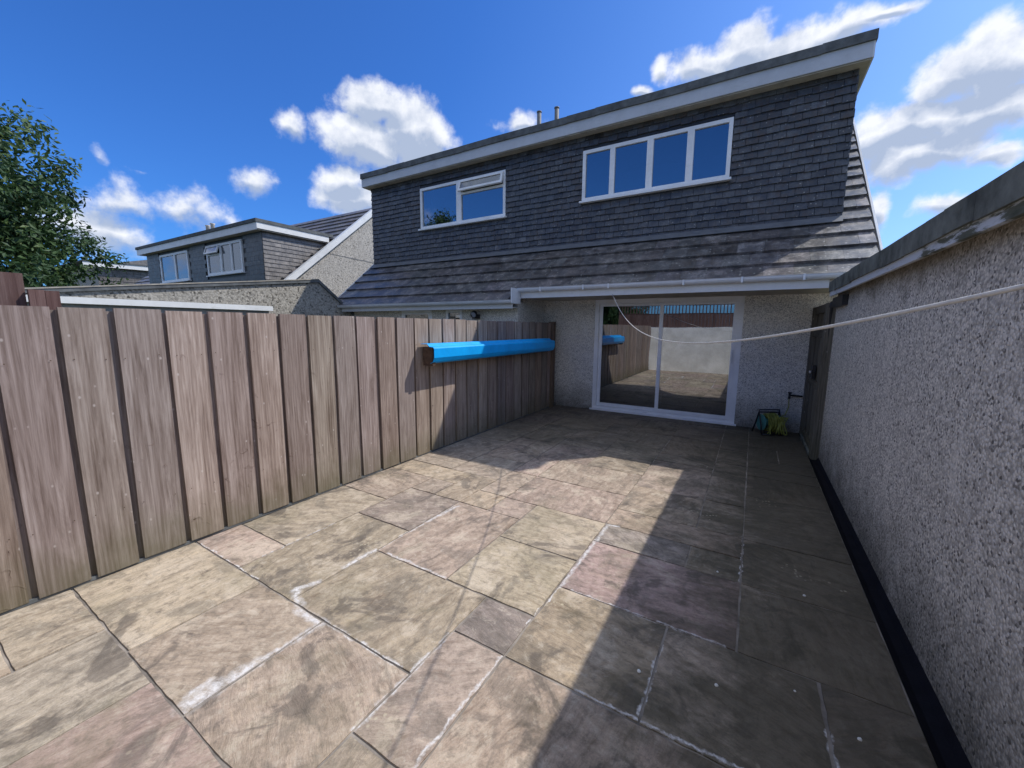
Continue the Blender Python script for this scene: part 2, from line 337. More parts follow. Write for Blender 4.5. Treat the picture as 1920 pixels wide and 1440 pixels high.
def mat_upvc(name='white_upvc', c=(0.74, 0.76, 0.78)):
    t = NT(name, 0.35, 0.45); o = t.obj()
    f = t.noise(o, 3, 6, 0.7); f2 = t.noise(t.map(o, (3, 3, 14)), 2, 5, 0.7)
    k = t.ramp(f, [(0.3, tuple(v*0.86 for v in c)), (0.6, c)])
    k = t.mix(t.rng(f2, 0.58, 0.78, 0, 0.4), k, (0.34, 0.35, 0.31)); t.color(k); return t.m

def mat_peel():
    t = NT('peeling_white_paint', 0.7, 0.25); pos = t.geo().outputs['Position']
    f = t.noise(t.map(pos, (2, 1.4, 9)), 2.2, 7, 0.72); sep = t.n.new('ShaderNodeSeparateXYZ'); t.l.new(pos, sep.inputs[0])
    g = t.math('ADD', f, t.rng(sep.outputs[1], 2.9, 3.0, 0.055, -0.12))
    c = t.ramp(g, [(0.47, (0.60, 0.63, 0.66)), (0.53, (0.50, 0.53, 0.54)), (0.58, (0.14, 0.145, 0.11)), (0.75, (0.07, 0.08, 0.055))])
    t.color(c); t.bump(f, 0.4, 0.006); return t.m

M = {}
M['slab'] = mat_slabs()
M['mortar'] = simple('joint_mortar', (0.26, 0.23, 0.20), 0.95, 0.55, 5, 0.1, 0.6)
M['fence'] = mat_wood('weathered_fence_board', [(0.14, 0.100, 0.080), (0.275, 0.217, 0.184), (0.385, 0.318, 0.276), (0.52, 0.445, 0.395)], green=0.55)
M['redwood'] = mat_wood('rust_stained_board', [(0.08, 0.045, 0.04), (0.135, 0.082, 0.073), (0.17, 0.11, 0.098), (0.22, 0.155, 0.14)])
M['gatewood'] = mat_wood('mossy_gate_board', [(0.08, 0.072, 0.055), (0.15, 0.138, 0.11), (0.22, 0.205, 0.17), (0.28, 0.265, 0.23)], green=0.4)
M['brownwood'] = simple('brown_timber', (0.085, 0.055, 0.038), 0.8, 0.4, 20, 0.2, 0.4)
M['dash'] = mat_pebbledash('grey_pebbledash', (0.72, 0.67, 0.585), (0.18, 0.165, 0.145), 84, True)
M['dashb'] = mat_pebbledash('house_pebbledash', (0.86, 0.82, 0.74), (0.42, 0.39, 0.34), 105)
M['dashfar'] = mat_pebbledash('far_pebbledash', (0.54, 0.505, 0.45), (0.28, 0.265, 0.24), 42)
M['dashn'] = mat_pebbledash('neighbour_pebbledash', (0.44, 0.41, 0.355), (0.12, 0.11, 0.09), 34)
M['tile'] = mat_tiles('concrete_roof_tile', [(0.050, 0.050, 0.054), (0.115, 0.111, 0.110), (0.27, 0.25, 0.232)])
M['hang'] = mat_tiles('hung_wall_tile', [(0.032, 0.036, 0.040), (0.055, 0.062, 0.070), (0.092, 0.098, 0.104)], 0.75, True, 34, 0.90)
M['fartile'] = mat_tiles('far_tile', [(0.11, 0.10, 0.092), (0.165, 0.150, 0.138), (0.22, 0.20, 0.185)], 0.3, False)
M['lead'] = simple('lead_flashing', (0.14, 0.15, 0.165), 0.55, 0.25, 6, 0.4)
M['upvc'] = mat_upvc()
M['frame'] = mat_upvc('window_upvc', (0.90, 0.91, 0.92))
M['whitewood'] = mat_upvc('white_painted_board', (0.80, 0.80, 0.78))
M['felt'] = simple('roofing_felt', (0.13, 0.138, 0.14), 0.9, 0.35, 7, 0.15, 0.6)
M['mossfelt'] = simple('mossy_roofing_felt', (0.165, 0.178, 0.158), 0.95, 0.5, 5, 0.1, 0.8)
M['soffit'] = simple('soffit_board', (0.45, 0.41, 0.34), 0.8, 0.25, 5, 0.2)
M['glass'] = mat_glass('door_glass', 0.29, (0.25, 0.27, 0.29)); M['wglass'] = mat_glass('window_glass', 0.24, (0.35, 0.38, 0.42))
M['room'] = simple('dark_room', (0.055, 0.055, 0.06), 0.95, 0.2, 2, 0.05)
M['curtain'] = simple('net_curtain', (0.55, 0.57, 0.60), 0.95, 0.15, 30, 0.05)
M['liner'] = simple('black_plastic_liner', (0.006, 0.006, 0.010), 0.75, 0.4, 12, 0.2, 0.4)
M['blue'] = simple('bright_blue_plastic', (0.004, 0.38, 0.95), 0.42, 0.16, 5, 0.4)
M['rope'] = simple('white_cord', (0.62, 0.60, 0.55), 0.8, 0.12, 60, 0.2, 0.5)
M['black'] = simple('black_plastic', (0.022, 0.023, 0.026), 0.45, 0.3, 10, 0.4)
M['green'] = simple('green_plastic', (0.012, 0.085, 0.055), 0.4, 0.3, 10, 0.4)
M['teal'] = simple('teal_plastic', (0.06, 0.22, 0.20), 0.4, 0.2, 10, 0.4)
M['hose'] = simple('yellow_green_hose', (0.26, 0.28, 0.06), 0.5, 0.35, 25, 0.4)
M['metal'] = simple('galvanised_metal', (0.50, 0.50, 0.52), 0.35, 0.3, 15, 0.5, 0, 0.8)
M['pipe'] = simple('grey_flue', (0.16, 0.165, 0.17), 0.6, 0.25, 9, 0.3)
M['pale'] = simple('pale_pot', (0.62, 0.56, 0.48), 0.7, 0.2, 9, 0.3)
M['bark'] = simple('tree_bark', (0.09, 0.07, 0.05), 0.9, 0.4, 12, 0.1, 0.8)
M['leaf'] = mat_leaf('tree_leaf', (0.022, 0.052, 0.022), (0.055, 0.11, 0.038), (0.16, 0.22, 0.07))
M['render'] = simple('whitewashed_render', (0.76, 0.75, 0.71), 0.9, 0.2, 2.2, 0.1, 0.5)
M['ground'] = simple('rough_ground', (0.10, 0.11, 0.065), 0.95, 0.5, 0.7, 0.1, 0.6)
M['pebble'] = simple('white_chip', (0.72, 0.72, 0.70), 0.7, 0.1, 20, 0.3)
M['lampglass'] = simple('lamp_face', (0.30, 0.32, 0.36), 0.2, 0.1, 10, 0.6)

# ------------------------------------------------------------------ mesh helper
class MB:
    def __init__(s): s.v = []; s.f = []; s.c = []; s.uv = []; s.sm = []
    def face(s, pts, col=(1, 1, 1), uvs=None, smooth=False):
        i = len(s.v); s.v += [tuple(p) for p in pts]; s.f.append(tuple(range(i, i+len(pts))))
        s.c.append(col); s.uv.append(uvs or [(0, 0)]*len(pts)); s.sm.append(smooth)
    def hexa(s, p, col=(1, 1, 1), uvf=None):
        """p: 8 points, bottom 0-3 ccw, top 4-7 ccw"""
        for f in ((3, 2, 1, 0), (4, 5, 6, 7), (0, 1, 5, 4), (1, 2, 6, 5), (2, 3, 7, 6), (3, 0, 4, 7)):
            pts = [p[k] for k in f]; s.face(pts, col, [uvf(q) for q in pts] if uvf else None)
    def box(s, a, b, col=(1, 1, 1), uvf=None, rot=None, org=None):
        x0, y0, z0 = (min(a[i], b[i]) for i in range(3)); x1, y1, z1 = (max(a[i], b[i]) for i in range(3))
        p = [Vector(q) for q in ((x0, y0, z0), (x1, y0, z0), (x1, y1, z0), (x0, y1, z0), (x0, y0, z1), (x1, y0, z1), (x1, y1, z1), (x0, y1, z1))]
        if rot is not None: p = [rot @ (q-Vector(org)) + Vector(org) for q in p]
        s.hexa(p, col, uvf); return s
    def prism(s, poly, axis, a, b, col=(1, 1, 1)):
        """poly: 2D points in the two other axes, extruded from a to b along axis"""
        def P(u, v, t): return {0: (t, u, v), 1: (u, t, v), 2: (u, v, t)}[axis]
        n = len(poly); ar = sum(poly[i][0]*poly[(i+1) % n][1]-poly[(i+1) % n][0]*poly[i][1] for i in range(n))
        if (ar < 0) != (axis == 1): poly = poly[::-1]
        if a > b: a, b = b, a
        s.face([P(*q, a) for q in poly[::-1]], col); s.face([P(*q, b) for q in poly], col)
        for i in range(n):
            q, r = poly[i], poly[(i+1) % n]; s.face([P(*q, a), P(*r, a), P(*r, b), P(*q, b)], col)
        return s
    def tube(s, pts, rad, n=10, col=(1, 1, 1), caps=True):
        pts = [Vector(p) for p in pts]; rings = []; up = Vector((0.31, 0.2, 0.93)).normalized(); prev = None
        for i, p in enumerate(pts):
            d = (pts[min(i+1, len(pts)-1)]-pts[max(i-1, 0)]).normalized()
            if prev is None: a = d.cross(up).normalized()
            else: a = (prev-d*prev.dot(d)).normalized()
            prev = a; b = d.cross(a); r = rad[i] if isinstance(rad, (list, tuple)) else rad
            base = len(s.v)
            s.v += [tuple(p+a*math.cos(2*math.pi*k/n)*r+b*math.sin(2*math.pi*k/n)*r) for k in range(n)]; rings.append(base)
        for i in range(len(pts)-1):
            for k in range(n):
                k2 = (k+1) % n; s.f.append((rings[i]+k, rings[i]+k2, rings[i+1]+k2, rings[i+1]+k)); s.c.append(col); s.uv.append([(0, 0)]*4); s.sm.append(True)
        if caps:
            s.f.append(tuple(rings[0]+k for k in reversed(range(n)))); s.c.append(col); s.uv.append([(0, 0)]*n); s.sm.append(False)
            s.f.append(tuple(rings[-1]+k for k in range(n))); s.c.append(col); s.uv.append([(0, 0)]*n); s.sm.append(False)
        return s
    def build(s, name, mat, parent=None, bevel=0.0, org=(0, 0, 0)):
        me = bpy.data.meshes.new(name); o3 = Vector(org)
        me.from_pydata([tuple(Vector(v)-o3) for v in s.v], [], s.f); me.update()
        ca = me.color_attributes.new('Col', 'FLOAT_COLOR', 'CORNER'); ul = me.uv_layers.new(name='UVMap')
        cols = []; uvs = []
        for f, c, u in zip(s.f, s.c, s.uv):
            cols += [c[0], c[1], c[2], 1.0]*len(f)
            for q in u: uvs += [q[0], q[1]]
        ca.data.foreach_set('color', cols); ul.data.foreach_set('uv', uvs)
        me.polygons.foreach_set('use_smooth', s.sm); me.materials.append(mat); me.update()
        o = bpy.data.objects.new(name, me); C.objects.link(o); o.location = o3
        if parent: o.parent = parent; o.matrix_parent_inverse = Matrix.Identity(4); o.location = o3-parent_loc(parent)
        if bevel:
            b = o.modifiers.new('bevel', 'BEVEL'); b.width = bevel; b.segments = 2; b.limit_method = 'ANGLE'; b.angle_limit = 0.7
        return o
def parent_loc(p):
    v = Vector(p.location)
    return v + (parent_loc(p.parent) if p.parent else Vector((0, 0, 0)))
def tag(o, label=None, cat=None, group=None, kind=None):
    for k, v in (('label', label), ('category', cat), ('group', group), ('kind', kind)):
        if v: o[k] = v
    return o
def thing(name, label, cat, loc=(0, 0, 0), group=None):
    o = bpy.data.objects.new(name, None); C.objects.link(o); o.location = loc; o.empty_display_size = 0.3
    return tag(o, label, cat, group)
R = random.uniform
T40 = math.tan(math.radians(40))

# ------------------------------------------------------------------ ground and paving
tag(MB().box((-400, -400, -1.0), (400, 600, -0.06)).build('ground', M['ground']), kind='structure')
XL = [-3.34, -3.03, -2.74, -2.45, -2.145, -1.84, -1.52, -1.21, -.90, -.585, -.27, .05, .37, .69]
Y0 = .22; U = .3075
YL = lambda j: Y0+U*j
JM = 23
known = [(0, 1, 3, 2), (3, 1, 2, 2), (5, 1, 2, 2), (7, 2, 1, 2), (7, 4, 1, 1), (0, 0, 2, 1), (2, -1, 2, 2), (4, -2, 3, 3), (0, 3, 2, 1), (0, 4, 2, 3), (2, 3, 2, 3),
 (2, 6, 2, 2), (0, 7, 2, 2), (2, 8, 1, 1), (3, 8, 1, 2), (4, 3, 3, 2), (4, 5, 2, 3), (6, 5, 2, 2), (6, 7, 2, 2), (8, 4, 2, 2), (8, 6, 3, 2), (10, 4, 2, 2), (12, 3, 1, 3), (8, 8, 2, 1), (10, 8, 1, 1),
 (11, 6, 2, 2), (11, 8, 2, 2), (0, 9, 3, 1), (4, 8, 1, 1), (5, 8, 1, 1), (5, 9, 3, 2), (8, 9, 3, 1), (7, 1, 2, 1), (8, 2, 3, 2), (0, 10, 2, 1), (2, 10, 2, 2), (8, 10, 2, 2), (10, 10, 1, 2), (11, 10, 2, 3), (5, 11, 3, 2), (0, 11, 2, 3)]
J0 = -5
grid = {}; slabs = []
def put(i, j, w, h):
    cells = [(a, b) for a in range(i, i+w) for b in range(j, j+h)]
    if any(c in grid or c[0] > 12 or c[0] < 0 or c[1] >= JM or c[1] < J0 for c in cells): return False
    for c in cells: grid[c] = 1
    slabs.append((i, j, w, h)); return True
for k in known: put(*k)
rs = random.Random(11)
for j in range(J0, JM):
    for i in range(13):
        if (i, j) in grid: continue
        opts = [(3, 2), (2, 3), (2, 2), (2, 2), (2, 1), (1, 2)]; rs.shuffle(opts)
        for o_ in opts+[(2, 1), (1, 2), (1, 1)]:
            if put(i, j, *o_): break
tints = [(0.46, 0.395, 0.305), (0.45, 0.385, 0.30), (0.48, 0.41, 0.32), (0.43, 0.37, 0.30), (0.455, 0.37, 0.315), (0.47, 0.40, 0.295), (0.40, 0.355, 0.29), (0.43, 0.385, 0.295)]
fix = {(7, 4): (0.23, 0.205, 0.20), (8, 6): (0.50, 0.385, 0.375), (2, 6): (0.29, 0.25, 0.225), (5, 1): (0.42, 0.36, 0.29), (4, -2): (0.46, 0.37, 0.33), (0, 1): (0.50, 0.46, 0.34), (4, 5): (0.46, 0.38, 0.31), (0, 3): (0.48, 0.39, 0.34),
 (6, 5): (0.50, 0.45, 0.33), (6, 7): (0.51, 0.45, 0.34), (8, 4): (0.44, 0.38, 0.28), (7, 2): (0.42, 0.35, 0.30), (4, 3): (0.46, 0.40, 0.30), (2, -1): (0.44, 0.41, 0.33), (0, 0): (0.52, 0.47, 0.35), (2, 3): (0.36, 0.325, 0.24), (8, 8): (0.36, 0.33, 0.31)}
pv = MB()
for (i, j, w, h) in slabs:
    g = 0.0055; x0 = XL[i]+g+R(-.002, .002); x1 = XL[i+w]-g+R(-.002, .002); y0 = YL(j)+g+R(-.003, .003); y1 = YL(j+h)-g+R(-.003, .003)
    t = fix.get((i, j)) or rs.choice(tints); t = (t[0]*1.0, t[1]*.965, t[2]*.98); t = tuple(max(0.05, .75*v+.25*m_) for v, m_ in zip(t, (.52, .445, .355))); bk_ = rs.uniform(.92, 1.08); t = tuple(v*bk_*rs.uniform(.985, 1.015) for v in t)
    ang = rs.choice([0, 0, math.pi/2, math.pi/2, 0.5, -0.4, 1.1]) + rs.uniform(-.2, .2)
    if (i, j) in ((0, 1), (2, -1)): ang = math.pi/2+.05
    if (i, j) in ((8, 6), (6, 5), (6, 7)): ang = 0.08
    if (i, j) in ((8, 6),): pass
    ox, oy = rs.uniform(0, 60), rs.uniform(0, 60); ca, sa = math.cos(ang), math.sin(ang)
    uvf = lambda p, ca=ca, sa=sa, ox=ox, oy=oy: (p[0]*ca+p[1]*sa+ox, -p[0]*sa+p[1]*ca+oy)
    # riven top: a small grid with uneven edge and surface
    nx = max(3, int((x1-x0)/.05)); ny = max(3, int((y1-y0)/.05)); tz = R(-.002, .0025)
    P = [[None]*(ny+1) for _ in range(nx+1)]
    for a in range(nx+1):
        for b in range(ny+1):
            px = x0+(x1-x0)*a/nx; py = y0+(y1-y0)*b/ny
            edge = a in (0, nx) or b in (0, ny)
            n3 = noise.noise(Vector((px*9+ox, py*9+oy, 1.3)))
            ex = (noise.noise(Vector((px*16, py*16, ox)))*.0055) if a in (0, nx) else 0
            ey = (noise.noise(Vector((px*16, py*16, oy)))*.0055) if b in (0, ny) else 0
            P[a][b] = Vector((px+ex, py+ey, tz+n3*.0028-(.0045 if edge else 0)))
    base = len(pv.v)
    for a in range(nx):
        for b in range(ny):
            q4 = [P[a][b], P[a+1][b], P[a+1][b+1], P[a][b+1]]; pv.face(q4, t, [uvf(z) for z in q4], False)
    per = [P[a][0] for a in range(nx+1)]+[P[nx][b] for b in range(1, ny+1)]+[P[a][ny] for a in range(nx-1, -1, -1)]+[P[0][b] for b in range(ny-1, 0, -1)]
    for a in range(len(per)):
        p, q_ = per[a], per[(a+1) % len(per)]
        q4 = [Vector((p.x, p.y, -.03)), Vector((q_.x, q_.y, -.03)), q_, p]; pv.face(q4, t, [uvf(z) for z in q4])
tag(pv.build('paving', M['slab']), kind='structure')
tag(MB().box((-3.42, YL(J0), -.055), (.69, 7.30, -.0105)).build('paving_joints', M['mortar']), kind='structure')
# plastic-lined strip between paving and garage wall
st = MB()
ys = [-1.4+.12*k for k in range(62)]
for a, b in zip(ys, ys[1:]):
    if a > 5.92: break
    f = lambda y, s: s+.004*math.sin(y*9+s*40)+R(-.003, .003)
    x0a, x0b = .690, .690
    for (u0, z0, u1, z1) in ((.690, -.004, .725, -.022), (.725, -.022, .765, -.018), (.765, -.018, .788, .022)):
        st.face([(u0, a, z0), (u1, a, z1), (u1, b, z1), (u0, b, z0)])
tag(st.build('drain_channel', M['liner']), kind='structure')
for k, (x, y, s, lb) in enumerate([(-.328, 1.691, .009, 'white stone chip lying on the shaded slab beside the pale mortar joint'),
        (-.02, 1.796, .008, 'white stone chip on the large dark slab in the front shade'),
        (.374, 2.732, .008, 'white stone chip on the green-stained slab near the black strip'),
        (.468, 1.821, .008, 'white stone chip nearest the front right corner of the paving'),
        (-.081, 2.723, .007, 'small white chip beside the dark joint in mid patio'),
        (.273, 1.942, .005, 'tiniest white chip on the shaded paving, right of two larger chips')]):
    b = MB(); n = 7
    rings = [[(x+math.cos(6.283*i/n)*s*rr*R(.8, 1.2), y+math.sin(6.283*i/n)*s*rr*R(.8, 1.2), .003+zz*s) for i in range(n)] for rr, zz in ((.9, -.2), (1, .3), (.55, .8))]
    for r0, r1 in zip(rings, rings[1:]):
        for i in range(n): b.face([r0[i], r0[(i+1) % n], r1[(i+1) % n], r1[i]], smooth=True)
    b.face(rings[-1], smooth=True)
    tag(b.build('stone_chip', M['pebble'], org=(x, y, 0)), lb, 'stone chip', 'white stone chips scattered on the paving')

# ------------------------------------------------------------------ boarded fence
FX = -3.325
fen = thing('boarded_fence', 'long weathered brown timber fence of upright boards along the left side of the patio', 'fence', (FX-.03, 3, 0))
ytops = [-.85, -.60, -.36, -.115, .13, .365, .608, .832, 1.089, 1.32, 1.578, 1.823, 2.071, 2.326, 2.573, 2.82, 3.08, 3.35]
while ytops[-1] < 6.72: ytops.append(ytops[-1]+R(.235, .262))
rf = random.Random(5); fb = MB()
for a, b in zip(ytops, ytops[1:]+[6.97]):
    tt = rf.uniform(.70, 1.12); tint = (tt*rf.uniform(.97, 1.05), tt, tt*rf.uniform(.93, 1.05)); off = rf.uniform(0, 80)
    w0 = a+.031+rf.uniform(-.004, .004); zt = 1.640+rf.uniform(-.004, .004); zb = .012+rf.uniform(0, .012); x1 = FX+rf.uniform(-.003, .003); ln = rf.uniform(-.004, .004)
    uvf = lambda p, off=off: (p[1]+off, p[2]+off*.37)
    # cupped board, split lengthwise so it is not a dead flat box
    m = 5; T = []
    for z_ in [zb+(zt-zb)*k/8 for k in range(9)]:
        T.append([Vector((x1+.0035*math.cos((k/(m-1)-.5)*3)*tt-.002+.0015*math.sin(z_*3+off), w0+(b-w0)*k/(m-1)+ln*z_+.002*math.sin(z_*2.3+off), z_)) for k in range(m)])
    for r0, r1 in zip(T, T[1:]):
        for k in range(m-1):
            q4 = [r0[k], r0[k+1], r1[k+1], r1[k]]; fb.face(q4, tint, [uvf(z) for z in q4])
    bk = x1-.020
    for k in (0, m-1):
        for r0, r1 in zip(T, T[1:]):
            q4 = [r0[k], r1[k], Vector((bk, r1[k].y, r1[k].z)), Vector((bk, r0[k].y, r0[k].z))]
            if k: q4 = q4[::-1]
            fb.face(q4, tuple(v*.9 for v in tint), [(z.x+off, z.z) for z in q4])
    for k in range(m-1):
        q4 = [T[-1][k], T[-1][k+1], Vector((bk, T[-1][k+1].y, zt)), Vector((bk, T[-1][k].y, zt))]; fb.face(q4, tint, [uvf(z) for z in q4])
    q4 = [Vector((bk, w0, zb)), Vector((bk, w0, zt)), Vector((bk, b, zt)), Vector((bk, b, zb))]; fb.face(q4, tint, [uvf(z) for z in q4])
    for zn in (.40, 1.345):
        for yn in (a+.055, b-.035):
            cyn = yn+rf.uniform(-.006, .006); czn = zn+rf.uniform(-.008, .008); hx = [(x1+.0042, cyn+.0036*math.cos(k*1.047), czn+.0036*math.sin(k*1.047)) for k in range(6)]
            fb.face(hx, (.42, .36, .32), [(0.3, 0.3)]*6)
    # the narrow recessed board seen in the gap
    bx = FX-.040; fb.box((bx-.018, a-.10, .02), (bx+.016, a+.13, 1.624), tuple(v*.8 for v in tint), uvf)
fb.build('boards', M['fence'], fen)
po = MB().box((FX-.045, 6.972, 0), (FX+.055, 7.07, 1.655), (.5, .45, .4), lambda p: (p[1]+p[0], p[2])); po.build('post', M['fence'], fen, .004)
MB().box((FX-.128, -.9, 1.30), (FX-.078, 6.97, 1.39), (.8, .8, .8), lambda p: (p[2], p[1])).build('rail', M['fence'], fen)
MB().box((FX-.128, -.9, .35), (FX-.078, 6.97, .44), (.8, .8, .8), lambda p: (p[2], p[1])).build('rail', M['fence'], fen)
MB().box((FX-.03, -.9, .0), (FX-.008, 6.97, .022), (.35, .3, .25), lambda p: (p[2], p[1])).build('gravel_board', M['felt'], fen)

# blue covered beam on the fence
bl = thing('covered_beam', 'bright blue plastic trim over a brown timber beam, mounted level along the far half of the fence', 'beam', (-3.2, 3.44, 1.12))
prof = [(-3.300, 1.352), (-3.20, 1.352), (-3.165, 1.322), (-3.110, 1.318), (-3.092, 1.300), (-3.092, 1.195), (-3.115, 1.150), (-3.15, 1.133)]
cov = MB(); th = .006
ins = [(x-(0.006 if i > 2 else 0), z-.006) for i, (x, z) in enumerate(prof)]
for a, b, ia, ib in zip(prof, prof[1:], ins, ins[1:]):
    y0, y1 = 3.44, 6.66
    cov.face([(a[0], y0, a[1]), (b[0], y0, b[1]), (b[0], y1, b[1]), (a[0], y1, a[1])])
    cov.face([(ia[0], y1, ia[1]), (ib[0], y1, ib[1]), (ib[0], y0, ib[1]), (ia[0], y0, ia[1])])
    cov.face([(a[0], y0, a[1]), (ia[0], y0, ia[1]), (ib[0], y0, ib[1]), (b[0], y0, b[1])])
cov.build('blue_cover', M['blue'], bl)
core = MB(); core.box((-3.298, 3.47, 1.16), (-3.125, 6.65, 1.305)); core.box((-3.275, 3.452, 1.10), (-3.13, 3.50, 1.31)); core.build('timber_core', M['brownwood'], bl, .003)

# ------------------------------------------------------------------ main house (semi-detached pair)
hs = thing('semi_detached_house', 'large house with dark tile-hung dormer, long tiled roof slope and white sliding patio door', 'house', (-3.6, 9.5, 0))
VX = 1.21; LX = -8.40; PX = -3.60; EY = 6.12; EZ = 2.20; RY = 10.35; RZ = EZ+T40*(RY-EY)
WY = 7.27; NY = 6.22; DY = 7.10
sz = lambda y: EZ+T40*(y-EY)
# walls
wl = MB()
DX0, DX1, DZ1 = -2.575, -.165, 2.085
wl.box((PX-.02, WY, 0), (DX0, WY+.25, 2.115)); wl.box((DX1, WY, 0), (1.08, WY+.25, 2.115))
wl.box((DX0, WY, DZ1), (DX1, WY+.25, 2.115))
wl.build('rear_wall', M['dashb'], hs)
nw = MB()
NW = [(-6.48, -5.64, .95, 1.93), (-5.26, -4.86, 1.2, 1.92)]
xs = [LX+.1, -6.48, -5.64, -5.26, -4.86, PX-.02]
nw.box((LX+.1, NY, 0), (-6.48, NY+.25, 1.99)); nw.box((-5.64, NY, 0), (-5.26, NY+.25, 1.99)); nw.box((-4.86, NY, 0), (PX-.02, NY+.25, 1.99))
nw.box((-6.48, NY, 0), (-5.64, NY+.25, .0301)); nw.box((-6.48, NY, 1.886), (-5.64, NY+.25, 1.99)); nw.box((-5.26, NY, 0), (-4.86, NY+.25, 1.2)); nw.box((-5.26, NY, 1.876), (-4.86, NY+.25, 1.99))
nw.box((PX-.22, NY+.25, 0), (PX-.02, WY, 2.1))
nw.build('projecting_wall', M['dashb'], hs)
body = MB()
body.prism([(WY+.26, 0), (14.4, 0), (14.4, 2.15), (RY, RZ-.12), (WY+.26, sz(WY+.26)-.12)], 0, 1.08, 1.0)
body.prism([(NY+.26, 0), (14.4, 0), (14.4, 2.15), (RY, RZ-.12), (NY+.26, sz(NY+.26)-.12)], 0, LX+.1, LX+.2)
body.box((LX+.2, 14.3, 0), (1.0, 14.4, 2.15))
body.build('gable_walls', M['dashfar'], hs)

def tile_course(mb, x0, x1, p0, up, outw, gauge, tw, n, stagger, thick=.014, tilt=.012, jig=.004, tint=(1, 1, 1), var=.25, lastx=None, rr=None, xfun=None):
    """lay n courses of rectangular tiles on a plane: p0 bottom line origin (y,z), up=(dy,dz), outw=(ny,nz)"""
    rr = rr or random
    for c in range(n):
        off = (tw/2 if (c % 2) else 0) if stagger else 0
        xa, xb = (x0, x1) if xfun is None else xfun(c)
        x = xa-off
        while x < xb-.01:
            a = max(x, xa)+.0012; b = min(x+tw, xb)-.0012; x += tw
            if b-a < .012: continue
            ja = rr.uniform(-jig, jig); k = 1+rr.uniform(-var, var)
            if rr.random() < .06: k *= rr.choice([.6, 1.45])
            col = (tint[0]*k*rr.uniform(.95, 1.06), tint[1]*k, tint[2]*k*rr.uniform(.95, 1.06))
            s0 = c*gauge+ja; s1 = (c+1)*gauge+.01
            tz = rr.uniform(0, .003)
            def P(xx, s, o): return (xx, p0[0]+up[0]*s+outw[0]*o, p0[1]+up[1]*s+outw[1]*o)
            t1 = tilt+thick+tz
            pts = [P(a, s0, .0), P(b, s0, .0), P(b, s1, .0), P(a, s1, .0), P(a, s0, t1), P(b, s0, t1+rr.uniform(-.002, .002)), P(b, s1, .004), P(a, s1, .004)]
            mb.hexa(pts, col)
# roof slope tiles
upv = (math.cos(math.radians(40)), math.sin(math.radians(40))); outv = (-upv[1], upv[0])
rt = MB(); G = .315; rr = random.Random(3)
slen = lambda y: (y-EY)/upv[0]
tile_course(rt, PX+.0, VX-.03, (EY-.045, EZ-.045*T40), upv, outv, G, .33, 4, True, .022, .016, rr=rr)
nn = 5
tile_course(rt, LX+.02, PX-.004, (EY-.045-G*upv[0], EZ-.045*T40-G*upv[1]), upv, outv, G, .33, 5, True, .022, .016, rr=rr)
# strip beside the dormer, up to the ridge
tile_course(rt, .885, VX-.03, (EY-.045+4*G*upv[0], EZ-.045*T40+4*G*upv[1]), upv, outv, G, .33, 13, True, .022, .016, tint=(1.1, 1.08, 1.05), rr=rr)
# rear slope
tile_course(rt, LX+.02, VX-.03, (14.65, EZ-.06), (-upv[0], upv[1]), (upv[1], upv[0]), G, .66, 17, False, .022, .012, rr=rr)
rt.build('roof_tiles', M['tile'], hs)
deck = MB()
for (xa, xb, yb) in ((PX, VX-.02, EY), (LX+.02, PX, EY-.24)):
    deck.prism([(yb, sz(yb)-.012), (RY, RZ-.012), (RY, RZ-.11), (yb, sz(yb)-.05)], 0, xa+.001, xb-.001)
deck.prism([(RY, RZ-.02), (14.6, EZ-.03), (14.6, EZ-.1), (RY, RZ-.11)], 0, LX+.03, VX-.03)
deck.build('roof_deck', M['black'], hs)
rd = MB(); rr2 = random.Random(8); x = .9
rd.tube([(LX, RY, RZ+.02), (VX, RY, RZ+.02)], .10, 10); rd.build('ridge_tiles', M['tile'], hs)
# barge boards
for nm, xx in (('barge_board', VX), ('barge_board', LX)):
    b = MB(); s = 1 if xx > 0 else -1
    e0 = EY-.04 if xx > 0 else EY-.28
    b.prism([(e0, sz(e0)-.15), (e0, sz(e0)+.035), (RY, RZ+.035), (RY, RZ-.15)], 0, xx-.012, xx+.012)
    b.prism([(RY+.001, RZ-.15), (RY+.001, RZ+.035), (14.7, EZ+.0), (14.7, EZ-.18)], 0, xx-.012, xx+.012)
    b.build(nm, M['whitewood'], hs)
# dormer
dz0 = sz(DY)-.01; DTOP = 4.90
dl = MB()
WR = (-2.83, -.505, 3.775, 4.62); WL = (-6.71, -4.44, 3.735, 4.61)
